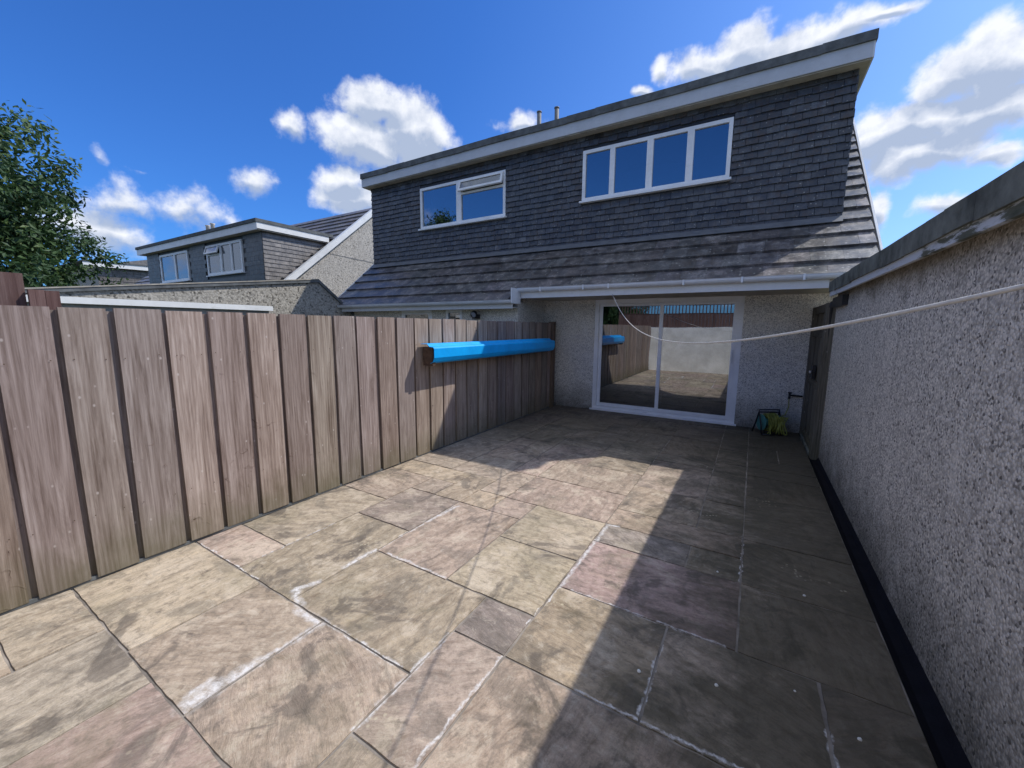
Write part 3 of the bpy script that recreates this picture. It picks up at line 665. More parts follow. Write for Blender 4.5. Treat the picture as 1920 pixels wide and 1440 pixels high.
# wall shell with two openings
def holed(mb, x0, x1, z0, z1, y0, y1, holes):
    xsq = x0
    for (a, b, c, d) in sorted(holes):
        mb.box((xsq, y0, z0), (a, y1, z1)); mb.box((a, y0, z0), (b, y1, c)); mb.box((a, y0, d), (b, y1, z1)); xsq = b
    mb.box((xsq, y0, z0), (x1, y1, z1))
holed(dl, LX+.08, .87, dz0-.1, DTOP, DY+.02, DY+.14, [WR, WL])
dl.box((.77, DY+.14, 3.0), (.87, 9.6, DTOP)); dl.box((LX+.08, DY+.14, 3.0), (LX+.18, 9.6, DTOP))
dl.build('dormer_wall', M['black'], hs)
hg = MB(); rh = random.Random(21); g = .0985; nC = int((DTOP-dz0)/g)+1
for c in range(nC):
    z0 = dz0+c*g; z1 = z0+g
    segs = [(LX+.06, .885)]
    for (a, b, zc, zd) in (WR, WL):
        ns = []
        for (p, q_) in segs:
            if p < b and q_ > a and z1 > zc-.03 and z0 < zd+.01 and not (z0 > zd-.01) and not (z1 < zc+.02): ns += [(p, a-.002), (b+.002, q_)]
            else: ns.append((p, q_))
        segs = ns
    for (p, q_) in segs:
        x = math.floor((p)/.165)*.165-(.0825 if c % 2 else 0)
        while x < q_:
            a = max(x, p)+.003; b = min(x+.165, q_)-.003; x += .165
            if b-a < .01: continue
            k = 1+rh.uniform(-.36, .36); j = rh.uniform(-.007, .007); o = rh.uniform(0, .005)
            if rh.random() < .05: k *= rh.choice([.55, 1.6])
            low = max(0, 1-(z0-dz0)/.9)
            col = (k*(1+.10*low), k, k*(1-.06*low)); ty = .026+o
            yb, yt = DY+.02-ty, DY+.02-.006
            z1c = min(z1+.012, DTOP)
            if z0+j >= z1c-.01: continue
            hg.hexa([(a, yb, z0+j), (b, yb+rh.uniform(-.002, .002), z0+j), (b, DY+.02, z0+j), (a, DY+.02, z0+j), (a, yt, z1c), (b, yt, z1c), (b, DY+.02, z1c), (a, DY+.02, z1c)], col)
# dormer cheek tiles (sun side)
for c in range(nC):
    z0 = dz0+c*g; y = DY+.0; ystop = min(9.5, EY+(z0-EZ)/T40+.15)
    while y < ystop:
        k = 1+rh.uniform(-.2, .2); hg.box((.87, y+.001, z0), (.885+.006*(c % 2), min(y+.165, ystop), min(z0+g-.004, DTOP)), (k, k, k)); y += .165
hg.build('hung_tiles', M['hang'], hs)
fl = MB(); fl.prism([(DY-.115, dz0-.045), (DY-.01, dz0+.04), (DY-.01, dz0+.055), (DY-.13, dz0-.040)], 0, LX+.05, .885); fl.build('lead_flashing', M['lead'], hs)
fz0, fz1 = 4.86, 5.175; FY = 6.93; RX = .975; LXX = -8.44
MB().box((LXX, FY, 4.878), (RX, FY+.022, 5.06)).build('dormer_fascia', mat_upvc('greyed_fascia', (0.58, 0.60, 0.63)), hs)
sf = MB(); sf.box((LXX+.005, FY+.022, 4.862), (RX-.005, 9.4, 4.875)); sf.build('dormer_soffit', M['soffit'], hs)
MB().box((RX-.0, FY+.0, 4.875), (RX+.018, 9.6, 5.065)).build('side_fascia', M['upvc'], hs); MB().box((LXX-.018, FY, 4.875), (LXX, 9.6, 5.065)).build('side_fascia', M['upvc'], hs)
ft = MB(); rq = random.Random(2)
ft.box((LXX-.01, FY+.03, 5.05), (RX+.01, 9.9, 5.10))
x = LXX-.03
while x < RX+.03:     # felt kerb in lapped lengths, slightly uneven
    x2 = min(x+rq.uniform(.5, .95), RX+.03); a1, a2 = rq.uniform(-.006, .006), rq.uniform(-.006, .006)
    ft.hexa([(x, FY-.028, 5.058+a1), (x2, FY-.028, 5.058+a2), (x2, FY+.16, 5.058), (x, FY+.16, 5.058), (x, FY-.024, 5.172+a1), (x2, FY-.024, 5.172+a2), (x2, FY+.16, 5.16), (x, FY+.16, 5.16)])
    x = x2+.001
ft.box((RX-.10, FY+.16, 5.058), (RX+.03, 9.6, 5.175)); ft.box((LXX-.03, FY+.16, 5.058), (LXX+.1, 9.6, 5.175))
ft.build('felt_roof', M['felt'], hs)
# flues on the dormer roof
for (fx, ft_) in ((-3.98, 5.74), (-3.60, 5.72)):
    b = MB(); b.tube([(fx, 7.6, 5.09), (fx, 7.6, ft_)], .042, 12); b.tube([(fx, 7.6, ft_), (fx, 7.6, ft_+.02)], .05, 12); b.build('flue_pipe', M['pipe'], hs)
# verge / eave trims
go = MB()
def gutter(mb, x0, x1, y, z, r=.055, axis=0):
    n = 9; pr = []
    for k in range(n): a = math.pi*k/(n-1); pr.append((-math.cos(a)*r, -math.sin(a)*r*1.1))
    prof_ = [(-r-.006, .004)]+pr+[(r+.006, .004)]
    inn = [(u*.9, v*.9+.002) for u, v in prof_]
    for (p, i_) in ((prof_, inn),):
        for a in range(len(p)-1):
            P = lambda q, t: (t, y+q[0], z+q[1]) if axis == 0 else (y+q[0], t, z+q[1])
            mb.face([P(p[a], x0), P(p[a], x1), P(p[a+1], x1), P(p[a+1], x0)], smooth=True)
            mb.face([P(i_[a+1], x0), P(i_[a+1], x1), P(i_[a], x1), P(i_[a], x0)], smooth=True)
            for t in (x0, x1): mb.face([P(p[a], t), P(p[a+1], t), P(i_[a+1], t), P(i_[a], t)])
            for t in (x0, x1): mb.face([P(p[a], t), P(p[a+1], t), P((0, 0), t)])
gutter(go, PX+.07, .93, 6.085, 2.205)
for k in range(7):
    x = PX+.3+k*.68; go.box((x, 6.022, 2.14), (x+.022, 6.152, 2.213)) if False else None
og = go.build('gutter', M['upvc'], hs)
for x in (-3.1, -2.35, -1.95, -.9, -.2, .45): MB().box((x, 6.018, 2.140), (x+.022, 6.14, 2.147)).box((x, 6.018, 2.147), (x+.022, 6.025, 2.212)).build('gutter_bracket', M['upvc'], og)
MB().box((PX+.06, 6.145, 2.045), (.72, 6.165, 2.165)).build('eave_fascia', M['whitewood'], hs)
MB().box((PX+.06, 6.165, 2.06), (1.2, WY, 2.072)).box((.72, 6.15, 2.06), (1.2, 6.17, 2.165)).build('eave_soffit', M['soffit'], hs)
g2 = MB(); gutter(g2, LX-.02, PX+.07, 5.86, 2.000); g2.box((PX+.06, 5.84, 1.945), (PX+.085, 6.13, 2.20)); g2.build('gutter', M['upvc'], hs)
MB().box((LX+.02, 5.925, 1.865), (PX+.04, 5.945, 1.985)).build('eave_fascia', M['upvc'], hs)
MB().box((LX+.02, 5.945, 1.885), (PX-.02, NY, 1.895)).build('eave_soffit', M['upvc'], hs)
MB().tube([(-8.12, 5.86, 1.95), (-8.12, 5.88, 1.86), (-8.12, 6.14, 1.72), (-8.12, 6.16, 1.6), (-8.12, 6.16, 0)], .034, 10).build('downpipe', M['upvc'], hs)

# windows -----------------------------------------------------------
def window(parent, x0, x1, z0, z1, y, bars, fr=.055, depth=.07, sill=True, glass='wglass', room=True, top_open=None, curtain=None):
    f = MB()
    f.box((x0, y, z0), (x1, y+depth, z0+fr)); f.box((x0, y, z1-fr), (x1, y+depth, z1))
    f.box((x0, y, z0+fr), (x0+fr, y+depth, z1-fr)); f.box((x1-fr, y, z0+fr), (x1, y+depth, z1-fr))
    edges = [x0+fr]
    for bx, bw in bars:
        f.box((bx-bw/2, y+.001, z0+fr), (bx+bw/2, y+depth, z1-fr)); edges += [bx-bw/2, bx+bw/2]
    edges.append(x1-fr)
    if top_open is not None:
        i, zt = top_open; a, b = edges[2*i], edges[2*i+1]; f.box((a, y+.002, zt-.03), (b, y+depth, zt+.015))
    w_ = f.build('window', M['frame'], parent, .004)
    for i in range(len(edges)//2):
        a, b = edges[2*i], edges[2*i+1]
        if top_open is not None and i == top_open[0]:
            zt = top_open[1]
            MB().box((a, y+.03, z0+fr), (b, y+.036, zt-.03)).build('pane', M[glass], w_)
            # top-hung sash swung open about its upper edge
            H = z1-fr-zt; ang = math.radians(-17); rot = Matrix.Rotation(ang, 3, 'X'); org = (0, y-.012, z1-fr*.6)
            s = MB(); zt2 = z1-fr*.6; zb2 = zt+.005
            for bb in (((a-.02, zt2-.045), (b+.02, zt2)), ((a-.02, zb2), (b+.02, zb2+.045)), ((a-.02, zb2+.045), (a+.025, zt2-.045)), ((b-.025, zb2+.045), (b+.02, zt2-.045))):
                s.box((bb[0][0], y-.035, bb[0][1]), (bb[1][0], y+.005, bb[1][1]), rot=rot, org=org)
            s.build('sash', M['frame'], w_)
            MB().box((a+.025, y-.018, zb2+.045), (b-.025, y-.013, zt2-.045), rot=rot, org=org).build('pane', M[glass], w_)
        else:
            MB().box((a, y+.03, z0+fr), (b, y+.036, z1-fr)).build('pane', M[glass], w_)
    if sill: MB().box((x0-.03, y-.055, z0-.032), (x1+.03, y+depth, z0-.001)).build('sill', M['frame'], w_, .004)
    if room:
        r = MB(); d = 1.3; X0, X1, Z0, Z1 = x0-.1, x1+.1, z0-.3, z1+.05; yy = y+depth+.07
        r.face([(X0, yy+d, Z0), (X1, yy+d, Z0), (X1, yy+d, Z1), (X0, yy+d, Z1)]); r.face([(X0, yy, Z0), (X1, yy, Z0), (X1, yy+d, Z0), (X0, yy+d, Z0)])
        r.face([(X0, yy, Z1), (X1, yy, Z1), (X1, yy+d, Z1), (X0, yy+d, Z1)]); r.face([(X0, yy, Z0), (X0, yy+d, Z0), (X0, yy+d, Z1), (X0, yy, Z1)]); r.face([(X1, yy, Z0), (X1, yy+d, Z0), (X1, yy+d, Z1), (X1, yy, Z1)])
        r.build('room', M['room'], w_)
    for (ca, cb) in (curtain or []):
        c = MB(); n = max(4, int((cb-ca)/.03)); pts = [(ca+(cb-ca)*k/n, y+.13+.015*math.sin(k*1.9)) for k in range(n+1)]
        for p, q_ in zip(pts, pts[1:]): c.face([(p[0], p[1], z0), (q_[0], q_[1], z0), (q_[0], q_[1], z1), (p[0], p[1], z1)], smooth=True)
        c.build('curtain', M['curtain'], w_)
    return w_
window(hs, *WR, DY-.012, [(-2.30, .085), (-1.68, .10), (-1.075, .10)])
window(hs, *WL, DY-.012, [(-5.61, .13)], top_open=(1, 4.34), curtain=[(-6.66, -6.42)])
window(hs, -6.48, -5.64, .03, 1.885, NY-.01, [], .09, sill=False)
window(hs, -5.26, -4.86, 1.2, 1.875, NY-.01, [])
lp = MB(); lp.box((-4.56, NY-.09, 1.70), (-4.44, NY-.001, 1.78)); lp.tube([(-4.50, NY-.10, 1.80), (-4.47, NY-.17, 1.77)], [.055, .06], 12); wlmp = lp.build('wall_lamp', M['black'], hs)
MB().tube([(-4.47, NY-.171, 1.7695), (-4.469, NY-.176, 1.767)], .05, 12).build('lamp_face', M['lampglass'], wlmp)

# sliding patio door --------------------------------------------------
pdr = MB(); y0 = WY+.02; fr = .075; yd = y0+.09
pdr.box((DX0, y0, .0), (DX1, yd, .075)); pdr.box((DX0, y0, DZ1-.10), (DX1, yd, DZ1)); pdr.box((DX0, y0, .075), (DX0+fr, yd, DZ1-.10)); pdr.box((DX1-fr, y0, .075), (DX1, yd, DZ1-.10))
dr = pdr.build('patio_door', M['frame'], hs, .005)
mid = -1.375
def leaf(x0, x1, y, nm):
    f = MB(); w_ = .06; z0, z1 = .078, DZ1-.103
    f.box((x0, y, z0), (x1, y+.035, z0+w_)); f.box((x0, y, z1-w_*.7), (x1, y+.035, z1)); f.box((x0, y, z0+w_), (x0+w_, y+.035, z1-w_*.7)); f.box((x1-w_, y, z0+w_), (x1, y+.035, z1-w_*.7))
    o = f.build(nm, M['frame'], dr, .003)
    MB().box((x0+w_, y+.012, z0+w_), (x1-w_, y+.020, z1-w_*.7)).build('pane', M['glass'], dr)
    return o
leaf(DX0+fr+.001, mid+.055, y0+.045, 'fixed_panel'); leaf(mid-.045, DX1-fr-.001, y0+.006, 'sliding_panel')
hd = MB(); hd.box((DX1-fr-.045, y0-.018, 1.0), (DX1-fr-.02, y0+.005, 1.22)); hd.box((DX1-fr-.05, y0-.04, 1.05), (DX1-fr-.035, y0-.018, 1.17)); hd.build('handle', M['upvc'], dr, .004)
MB().box((DX0+fr-.002, y0+.082, .075), (DX1-fr+.002, y0+.088, .08)).build('threshold', M['metal'], dr)
rm = MB(); ya = WY+.26; yb = WY+3.8
for f4 in ([(-3.5, ya, -.0), (1.0, ya, -.0), (1.0, yb, -.0), (-3.5, yb, -.0)], [(-3.5, yb, 0), (1.0, yb, 0), (1.0, yb, 2.3), (-3.5, yb, 2.3)], [(-3.5, ya, 2.3), (-3.5, yb, 2.3), (1, yb, 2.3), (1, ya, 2.3)],
           [(-3.5, ya, 0), (-3.5, yb, 0), (-3.5, yb, 2.3), (-3.5, ya, 2.3)], [(1, ya, 0), (1, yb, 0), (1, yb, 2.3), (1, ya, 2.3)]): rm.face(f4)
rm.build('room', M['room'], hs)
MB().box((DX0-.03, WY-.03, .0), (DX1+.03, WY+.02, .028)).build('door_sill', M['frame'], hs, .004)

# ------------------------------------------------------------------ garage on the right
ga = thing('garage', 'pebbledashed garage wall with dark felt roof edge running along the right side', 'garage', (2.2, 2.5, 0))
gw = MB(); gw.box((.785, -3.5, 0), (.985, 5.92, 1.99)); gw.box((.985, 5.72, 0), (4.2, 5.92, 1.99)); gw.box((4.0, -3.5, 0), (4.2, 5.72, 1.99)); gw.build('wall', M['dash'], ga)
gr_ = MB(); rg = random.Random(4); y = -3.6
gr_.box((.80, -3.55, 1.992), (4.3, 5.96, 2.06))
while y < 5.93:
    y2 = min(y+rg.uniform(.22, .5), 5.93); a1 = rg.uniform(-.007, .007); x1 = .695+rg.uniform(-.004, .004)
    gr_.hexa([(x1, y, 1.972+a1), (.81, y, 1.985), (.81, y2, 1.985), (x1, y2, 1.972+a1), (x1-.004, y, 2.085), (.83, y, 2.10), (.83, y2, 2.10), (x1-.004, y2, 2.085+a1*.5)]); y = y2+.0005
gr_.build('felt_roof', M['mossfelt'], ga, .004)
MB().box((.708, -3.5, 1.925), (.728, 5.91, 1.98)).build('fascia', mat_peel(), ga)
MB().box((.728, -3.5, 1.95), (.784, 5.91, 1.965)).build('soffit', M['soffit'], ga)
dp = MB(); dp.box((.735, 5.25, 1.80), (.784, 5.86, 1.905)); dp.tube([(.745, 5.90, 1.86), (.742, 5.945, 1.80), (.742, 5.955, 1.2), (.742, 5.955, .0)], .026, 10); dp.build('downpipe', M['black'], ga)

# ------------------------------------------------------------------ side gate
gt = thing('side_gate', 'narrow mossy timber side gate with a latch in the corner between house and garage', 'gate', (.76, 6.6, 0))
pg = MB(); rw = random.Random(9); y = 6.087
while y < 7.16:
    k = rw.uniform(.75, 1.15); o = rw.uniform(0, 40); pg.box((.752+rw.uniform(-.003, .003), y-.001, .0), (.775, min(y+.12, 7.17), 1.765), (k, k, k), lambda p, o=o: (p[1]+o, p[2]+o)); y += .12
pg.build('boards', M['gatewood'], gt)
fr_ = MB()
for a, b in (((.705, 5.925, -.05), (.80, 6.085, 1.86)), ((.70, 7.17, -.05), (.80, 7.268, 1.86)), ((.715, 6.085, 1.76), (.775, 7.17, 1.86))): fr_.box(a, b, (.8, .8, .8), lambda p: (p[1]+p[0], p[2]))
fr_.build('frame', M['gatewood'], gt, .004)
MB().box((.702, 6.086, -.09), (.80, 7.169, .018)).build('threshold', M['mossfelt'], gt, .004)  # added block that stops sunlight leaking under the gate
for z in (.0, .8, 1.45): MB().box((.722, 6.09, z), (.750, 7.165, z+.09), (.7, .7, .7), lambda p: (p[2], p[1])).build('rail', M['gatewood'], gt)
lt = MB(); lt.box((.690, 6.55, .97), (.722, 6.74, 1.0)); lt.box((.700, 6.60, .90), (.74, 6.70, 1.08)); lt.build('latch', M['black'], gt, .003)
MB().tube([(.672, 6.64, .985), (.700, 6.64, .985)], .020, 12).build('padlock', M['metal'], gt)

# ------------------------------------------------------------------ hose reel, tap
hr = thing('hose_reel', 'green hose reel wound with yellow-green hose, standing right of the patio door', 'hose reel', (.27, 7.0, 0))
fr2 = MB()
for yy in (0,):
    for xx in (.12, .42):
        fr2.tube([(xx, 6.86, .012), (xx, 6.90, .16), (xx, 6.97, .33), (xx, 7.03, .16), (xx, 7.10, .012)], .011, 8)
fr2.tube([(.12, 6.97, .33), (.42, 6.97, .33)], .011, 8); fr2.tube([(.12, 6.86, .014), (.42, 6.86, .014)], .010, 8); fr2.tube([(.12, 6.97, .33), (.12, 6.97, .365), (.42, 6.97, .365), (.42, 6.97, .33)], .010, 8)
fr2.build('frame', M['black'], hr)
dm = MB(); ring = lambda x, r, n=24: [(x, 6.97+r*math.cos(6.2832*k/n), .175+r*math.sin(6.2832*k/n)) for k in range(n)]
dm.tube([(.15, 6.97, .175), (.40, 6.97, .175)], .055, 16)
for xx in (.165, .385): dm.tube([(xx-.006, 6.97, .175), (xx+.006, 6.97, .175)], .120, 28)
dm.build('drum', M['teal'], hr)
hp = MB(); pts = []; rz = random.Random(6)
for k in range(330):
    a = k*.30; turns = a/6.2832; lay = .098+.014*int(turns/4.5)
    ph = (turns/4.5) % 2; fx = ph if ph < 1 else 2-ph
    pts.append((.215+.155*fx+rz.uniform(-.003, .003), 6.97+(lay+rz.uniform(-.004, .004))*math.cos(a), .175+(lay+rz.uniform(-.004, .004))*math.sin(a)))
hp.tube(pts, .0075, 7)
loop = [(.20+.03*math.sin(k*.5), 6.84+.015*math.cos(k*.9), .175+.145*math.sin(k*.35-1.4)) for k in range(19)]
hp.tube(loop, .0075, 7)
for s_ in range(5):
    cx = .33+.02*s_; hp.tube([(cx+.02*math.sin(t*.6+s_), 6.845-.012*s_+.02*math.cos(t*.5), .16+.13*math.cos(t*.32+s_*.15)) for t in range(21)], .0075, 7)
hp.tube([(.40, 6.95, .25), (.48, 6.93, .30), (.54, 6.96, .42), (.5615, 7.005, .53)], .0075, 7)
hp.build('hose', M['hose'], hr); hr.rotation_euler = (0, 0, math.radians(30))
tp = thing('outdoor_tap', 'dark outdoor tap with a short level pipe on the house wall above the hose reel', 'tap', (.6, 7.25, .56))
tb = MB(); tb.tube([(.69, 7.235, .565), (.60, 7.23, .568), (.535, 7.22, .57), (.525, 7.17, .57)], .013, 10); tb.build('pipe', M['black'], tp)
tb = MB(); tb.tube([(.525, 7.19, .60), (.525, 7.16, .575), (.520, 7.15, .525)], .016, 10); tb.tube([(.50, 7.175, .615), (.55, 7.175, .615)], .010, 8); tb.build('tap_head', M['black'], tp)

# ------------------------------------------------------------------ washing line
def zc(s): return 1.251*s*s-1.675*s+2.032
P0 = Vector((-1.892, 6.15)); DD = Vector((2.188, -5.35)); pts = []
for k in range(121):
    s = 1.205*k/120; p = P0+DD*s; pts.append((p.x, p.y, zc(s)))
wlb = MB().tube([p for p in pts if p[0] < .745], .0037, 8)
wo = thing('washing_line', 'white washing line sagging from the house gutter across to the garage wall', 'washing line', (-1.892, 6.14, 2.03))
wlb.build('cord', M['rope'], wo)
MB().tube([(-1.892, 6.145, 2.06), (-1.892, 6.10, 2.055), (-1.89, 6.10, 2.02), (-1.892, 6.135, 2.01)], .004, 7).build('hook', M['metal'], wo)

# ------------------------------------------------------------------ things beyond the fence
r1 = MB(); o = 0
for k in range(3):
    k_ = (.95, 1.1, .85)[k]; r1.box((-3.50, .18+.125*k, .3), (-3.47, .30+.125*k, 1.82), (k_, k_, k_), lambda p, k=k: (p[1]+7*k, p[2]))
r1.box((-3.55, .10, .2), (-3.50, .20, 1.84), (.8, .8, .8), lambda p: (p[1], p[2]))
tag(r1.build('red_screen', M['redwood'], org=(-3.5, .3, 0)), 'taller rust-red board panel standing behind the nearest end of the fence', 'screen')
r2 = MB()
r2.box((-3.46, .555, .3), (-3.43, .615, 1.735), (1.15, 1.15, 1.15), lambda p: (p[1]+3, p[2])); r2.box((-3.46, .617, .3), (-3.432, .672, 1.732), (.9, .85, .85), lambda p: (p[1]+9, p[2]))
tag(r2.build('red_screen', M['redwood'], org=(-3.45, .6, 0)), 'lower rust-red board panel just above the fence top, beside the taller one', 'screen')
# neighbour's lean-to with white gutter
lt_ = thing('lean_to', 'low grey lean-to with a bright white gutter showing just above the fence', 'lean-to', (-7.6, 2.2, 0))
MB().box((-8.05, .6, 0), (-7.06, 3.72, 1.70)).build('wall', M['dashn'], lt_)
MB().box((-8.05, .5, 1.70), (-7.03, 3.75, 1.79)).build('fascia', simple('grey_fascia', (0.30, 0.30, 0.30), 0.7, 0.2), lt_)
g3 = MB(); g3.box((-7.03, .45, 1.785), (-6.95, 3.78, 1.862)); g3.build('gutter', M['whitewood'], lt_, .02)
MB().box((-8.05, .5, 1.792), (-7.05, 3.76, 1.83)).build('roof', M['felt'], lt_)
ng = thing('neighbour_garage', 'pebbledashed outbuilding with a low pitched felt verge beyond the fence, half in shadow', 'outbuilding', (-9.5, 4, 0))
topp = [(1.30, 0), (1.30, 1.93), (5.37, 2.46), (6.22, 1.78), (6.22, 0)]
MB().prism(topp, 0, -8.08, -8.2).build('wall', M['dashn'], ng)
MB().prism([(1.30, 0), (1.30, 1.88), (5.37, 2.40), (6.22, 1.7), (6.22, 0)], 0, -8.21, -11.6).build('body', M['dashn'], ng)
v_ = MB()
v_.hexa([(-8.04, 1.25, 1.925), (-8.04, 5.37, 2.462), (-11.7, 5.37, 2.462), (-11.7, 1.25, 1.925), (-8.04, 1.25, 1.975), (-8.04, 5.37, 2.515), (-11.7, 5.37, 2.515), (-11.7, 1.25, 1.975)])
v_.hexa([(-8.04, 5.372, 2.46), (-8.04, 6.30, 1.72), (-11.7, 6.30, 1.72), (-11.7, 5.372, 2.46), (-8.04, 5.372, 2.53), (-8.04, 6.30, 1.79), (-11.7, 6.30, 1.79), (-11.7, 5.372, 2.53)])
v_.build('roof', M['felt'], ng)
MB().prism([(1.25, 1.976), (5.37, 2.516), (5.37, 2.535), (1.25, 1.995)], 0, -8.03, -8.10).build('coping', simple('pale_coping', (0.36, 0.33, 0.28), 0.9, 0.3, 6, 0.1, 0.5), ng)

# far pair of houses ---------------------------------------------------
fh = thing('far_house', 'neighbouring house beyond the fence with white-edged gable and dark tiled dormer', 'house', (-18, 9.5, 0))
GX = -11.9; GL = -26.0
MB().prism([(6.3, 0), (14.4, 0), (14.4, 2.2), (RY, RZ-.08), (6.3, sz(6.3)-.08)], 0, GX, GX-.2).build('gable_wall', M['dashfar'], fh)
MB().box((GX+.001, 7.9, 3.78), (GX+.006, 12.6, 3.80), rot=Matrix.Rotation(-.03, 3, 'X'), org=(GX, 10, 3.8)).build('render_crack', M['pipe'], fh)
b = MB(); b.prism([(6.0, sz(6.0)-.13), (6.0, sz(6.0)+.07), (RY, RZ+.07), (RY, RZ-.15)], 0, GX+.0, GX+.14)
b.prism([(RY+.001, RZ-.15), (RY+.001, RZ+.07), (14.7, EZ+.05), (14.7, EZ-.17)], 0, GX+.0, GX+.14); b.build('barge_board', M['whitewood'], fh)
b = MB(); tile_course(b, GL, GX+.02, (6.0, sz(6.0)), upv, outv, G, .4, 18, True, .022, .02, rr=rr); b.build('roof_tiles', M['fartile'], fh)
MB().prism([(6.0, sz(6.0)-.01), (RY, RZ-.01), (14.6, EZ-.05), (14.6, EZ-.15), (RY, RZ-.1), (6.0, sz(6.0)-.08)], 0, GL, GX-.001).build('roof_deck', M['black'], fh)
FDY = 6.48; F0, F1 = -20.5, -12.2; FT = 4.19
WF = [(-15.57, -13.33, 3.135, 4.08), (-19.27, -16.95, 3.08, 4.08)]
b = MB(); holed(b, F0, F1-.02, 2.3, FT, FDY+.02, FDY+.15, WF); b.build('dormer_wall', M['black'], fh)
b = MB(); rk = random.Random(33); gg = .13
for c in range(int((FT-2.5)/gg)+1):
    z0 = 2.5+c*gg; x = F0-(.1 if c % 2 else 0)
    while x < F1:
        a, b2 = max(x, F0), min(x+.22, F1); x += .22
        if any(b2 > w0+.0 and a < w1 and z0+gg > q0 and z0 < q1 for (w0, w1, q0, q1) in WF): continue
        k = rk.uniform(.8, 1.15); zt = min(z0+gg, FT)
        if b2-a > .02 and zt > z0+.01: b.box((a, FDY-.01, z0), (b2-.004, FDY+.02, zt-.004), (k*.8, k*.8, k*.85))
b.build('hung_tiles', M['hang'], fh)
b = MB()
for c in range(int((FT-2.5)/.12)+1):
    z0 = 2.5+c*.12; y = FDY-(.1 if c % 2 else 0); ye = min(EY+(z0+.12-EZ)/T40+.2, 9.6)
    while y < ye:
        k = rk.uniform(.78, 1.2); ya = max(y, FDY); yb2 = min(y+.21, ye); y += .21; zt = min(z0+.12, FT)
        if yb2-ya < .02 or zt-z0 < .01: continue
        b.hexa([(F1-.02, ya, z0), (F1+.02, ya, z0), (F1+.02, yb2-.004, z0), (F1-.02, yb2-.004, z0), (F1-.02, ya, zt), (F1+.004, ya, zt), (F1+.004, yb2-.004, zt), (F1-.02, yb2-.004, zt)], (k, k, k))
b.build('cheek_tiles', M['fartile'], fh)
MB().box((F0-.3, FDY-.20, 4.19), (F1+.12, FDY-.18, 4.385)).build('dormer_fascia', M['upvc'], fh)
MB().box((F1+.12, FDY-.20, 4.22), (F1+.14, 8.5, 4.385)).build('side_fascia', M['whitewood'], fh)
MB().box((F0-.3, FDY-.18, 4.192), (F1+.12, 8.4, 4.205)).build('soffit', M['soffit'], fh)
MB().box((F0-.33, FDY-.23, 4.387), (F1+.16, 8.65, 4.48)).build('felt_roof', M['felt'], fh)
window(fh, *WF[0], FDY-.03, [(-14.64, .10), (-13.97, .07)], .075, top_open=(0, 3.78), curtain=[(-15.5, -15.2), (-14.5, -14.1), (-13.9, -13.5)])
window(fh, *WF[1], FDY-.03, [(-18.0, .10)], .075, curtain=[(-17.9, -17.1)])
for xx, h in ((-16.35, 4.88), (-16.0, 4.9)):
    MB().tube([(xx, 6.9, 4.45), (xx, 6.9, h), (xx, 6.9, h+.03)], [.065, .06, .085], 10).build('flue_pipe', M['pale'], fh)
# third house
th3 = thing('distant_house', 'most distant house, only a white fascia and grey tiled side showing past the tree', 'house', (-35, 10, 0))
b = MB()
for c in range(18):
    z0 = 2.6+c*.12; y = 7.6
    while y < 10.6:
        k = rk.uniform(.75, 1.2); b.box((-31.03, y, z0), (-31.0+.02*(c % 2), min(y+.3, 10.6)-.01, z0+.112), (k, k, k)); y += .3
b.build('cheek_tiles', M['fartile'], th3)
MB().box((-41, 7.6, 0), (-31.04, 11, 4.72)).build('wall', M['dashfar'], th3)
MB().prism([(7.0, 4.60), (7.0, 4.82), (10.9, 4.90), (10.9, 4.66)], 0, -30.7, -30.74).build('fascia', M['whitewood'], th3)
MB().prism([(7.0, 4.83), (7.0, 4.90), (10.9, 4.98), (10.9, 4.91)], 0, -30.66, -41).build('felt_roof', M['felt'], th3)
MB().prism([(8.2, 4.9), (11.5, 5.75), (14, 4.9)], 0, -31.2, -45).build('roof', M['fartile'], th3)

# ------------------------------------------------------------------ tree
tr = thing('broadleaf_tree', 'dense dark green broadleaf tree rising behind the near end of the fence', 'tree', (-13.6, .2, 0))
tk = MB(); tk.tube([(-13.6, .2, -.05), (-13.55, .25, 1.2), (-13.6, .3, 2.6), (-13.5, .25, 4.2), (-13.6, .2, 5.2)], [.26, .22, .18, .12, .04], 12)
rt_ = random.Random(14); tips = []
def limb(p, d, L, r, depth):
    pts = [Vector(p)]; rad = [r]; d = Vector(d).normalized()
    for k in range(5):
        d = (d+Vector((rt_.uniform(-.25, .25), rt_.uniform(-.25, .25), rt_.uniform(-.05, .22)))).normalized()
        pts.append(pts[-1]+d*L/5); rad.append(r*(1-.8*(k+1)/5))
        if depth and k >= 1:
            e = (d+Vector((rt_.uniform(-1, 1), rt_.uniform(-1, 1), rt_.uniform(-.3, .6)))).normalized(); limb(pts[-1], e, L*.45, r*.4, depth-1)
    tips.append(pts[-1]); tips.append(pts[-2]); tk.tube(pts, rad, 6)
for k in range(22):
    z = 1.3+k*.165; a = k*2.4; rr_ = 2.6*(1-((z-2.2)/4.2)**2 if z > 2.2 else .95)
    limb((-13.57, .24, z), (math.cos(a), math.sin(a), .35), max(.8, rr_), .07, 1)
tk.build('trunk', M['bark'], tr)
lf = MB()
clumps = []
for t_ in tips: clumps.append((t_, rt_.uniform(.28, .52)))
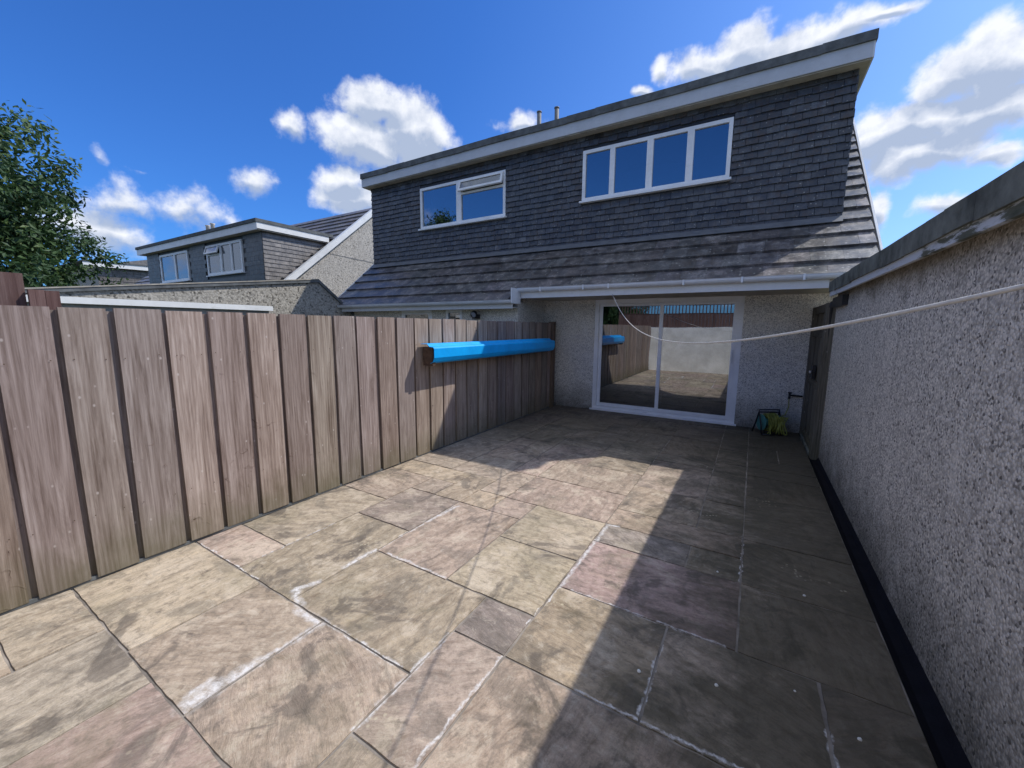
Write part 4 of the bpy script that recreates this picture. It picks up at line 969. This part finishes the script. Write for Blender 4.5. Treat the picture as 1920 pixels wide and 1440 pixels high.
for k in range(330):
    z = rt_.uniform(.9, 5.75); a = rt_.uniform(0, 6.2832)
    prof_r = 2.8*math.sqrt(max(.02, 1-((z-2.4)/3.5)**2)) if z > 2.6 else 2.9+.25*(z-2.6)
    q_ = rt_.uniform(.45, 1.0)**.5; nn_ = 1+.28*noise.noise(Vector((math.cos(a)*1.6, math.sin(a)*1.6, z*.8)))
    clumps.append((Vector((-13.6+math.cos(a)*prof_r*q_*nn_, .2+math.sin(a)*prof_r*q_*nn_, z)), rt_.uniform(.22, .5)))
for c in [(-12.9, 3.15, 3.15), (-12.7, 3.35, 2.95), (-12.8, 3.0, 2.7), (-12.8, 3.3, 2.25), (-12.6, 3.5, 2.35), (-12.9, 2.7, 3.0), (-12.6, 3.05, 2.0), (-12.7, 3.4, 1.7)]: clumps.append((Vector(c), .3))
for c, cr in clumps:
    tone = rt_.uniform(0, .55)
    for k in range(int(340*cr)):
        v = Vector((rt_.gauss(0, 1), rt_.gauss(0, 1), rt_.gauss(0, .75))); v = v.normalized()*cr*rt_.uniform(.35, 1.12)
        p = c+v; n = (v.normalized()*.7+Vector((rt_.uniform(-1, 1), rt_.uniform(-1, 1), rt_.uniform(-.2, 1.2)))).normalized()
        a = n.orthogonal().normalized(); b = n.cross(a); ph = rt_.uniform(0, 6.28); u = a*math.cos(ph)+b*math.sin(ph); w_ = n.cross(u)
        s = rt_.uniform(.045, .085); kk = min(1, max(0, tone+rt_.uniform(-.15, .4)))
        lf.face([p-u*s, p+w_*s*.42+n*s*.12, p+u*s, p-w_*s*.42+n*s*.12], (kk, kk, kk))
lf.build('crown', M['leaf'], tr)

t2 = tr.copy(); C.objects.link(t2); t2.location = (-6.2, -4.6, -.6); t2.scale = (.62, .62, .68); t2.rotation_euler = (0, 0, 1.9)
t2['label'] = 'smaller green tree reflected at the top left of the patio door glass'
for ch in list(tr.children):
    c_ = ch.copy(); C.objects.link(c_); c_.parent = t2
# ------------------------------------------------------------------ rear boundary (seen in the door glass)
tag(MB().box((-4.6, -1.15, 0), (.68, -1.0, 1.60)).build('boundary_wall', M['render'], org=(-2, -1.1, 0)), 'whitewashed boundary wall reflected in the patio door glass', 'wall')
bf = MB(); x = -4.6; rb = random.Random(77)
while x < .66:
    k = rb.uniform(.8, 1.1); bf.box((x, -1.12, 1.605), (x+.105, -1.10, 2.06), (k, k, k), lambda p: (p[0], p[2])); x += .11
x = -4.6
while x < .66: bf.box((x, -1.115, 2.09), (x+.035, -1.10, 2.36), (.9, .9, .9), lambda p: (p[0], p[2])); x += .11
bf.box((-4.6, -1.095, 2.36), (.66, -1.12, 2.40), (.8, .8, .8)); bf.box((-4.6, -1.095, 2.06), (.66, -1.12, 2.09), (.8, .8, .8))
tag(bf.build('trellis_fence', M['redwood'], org=(-2, -1.1, 1.6)), 'rust-red board and trellis fence on top of the white wall, seen reflected in the door', 'fence')
bpy.context.view_layer.update()
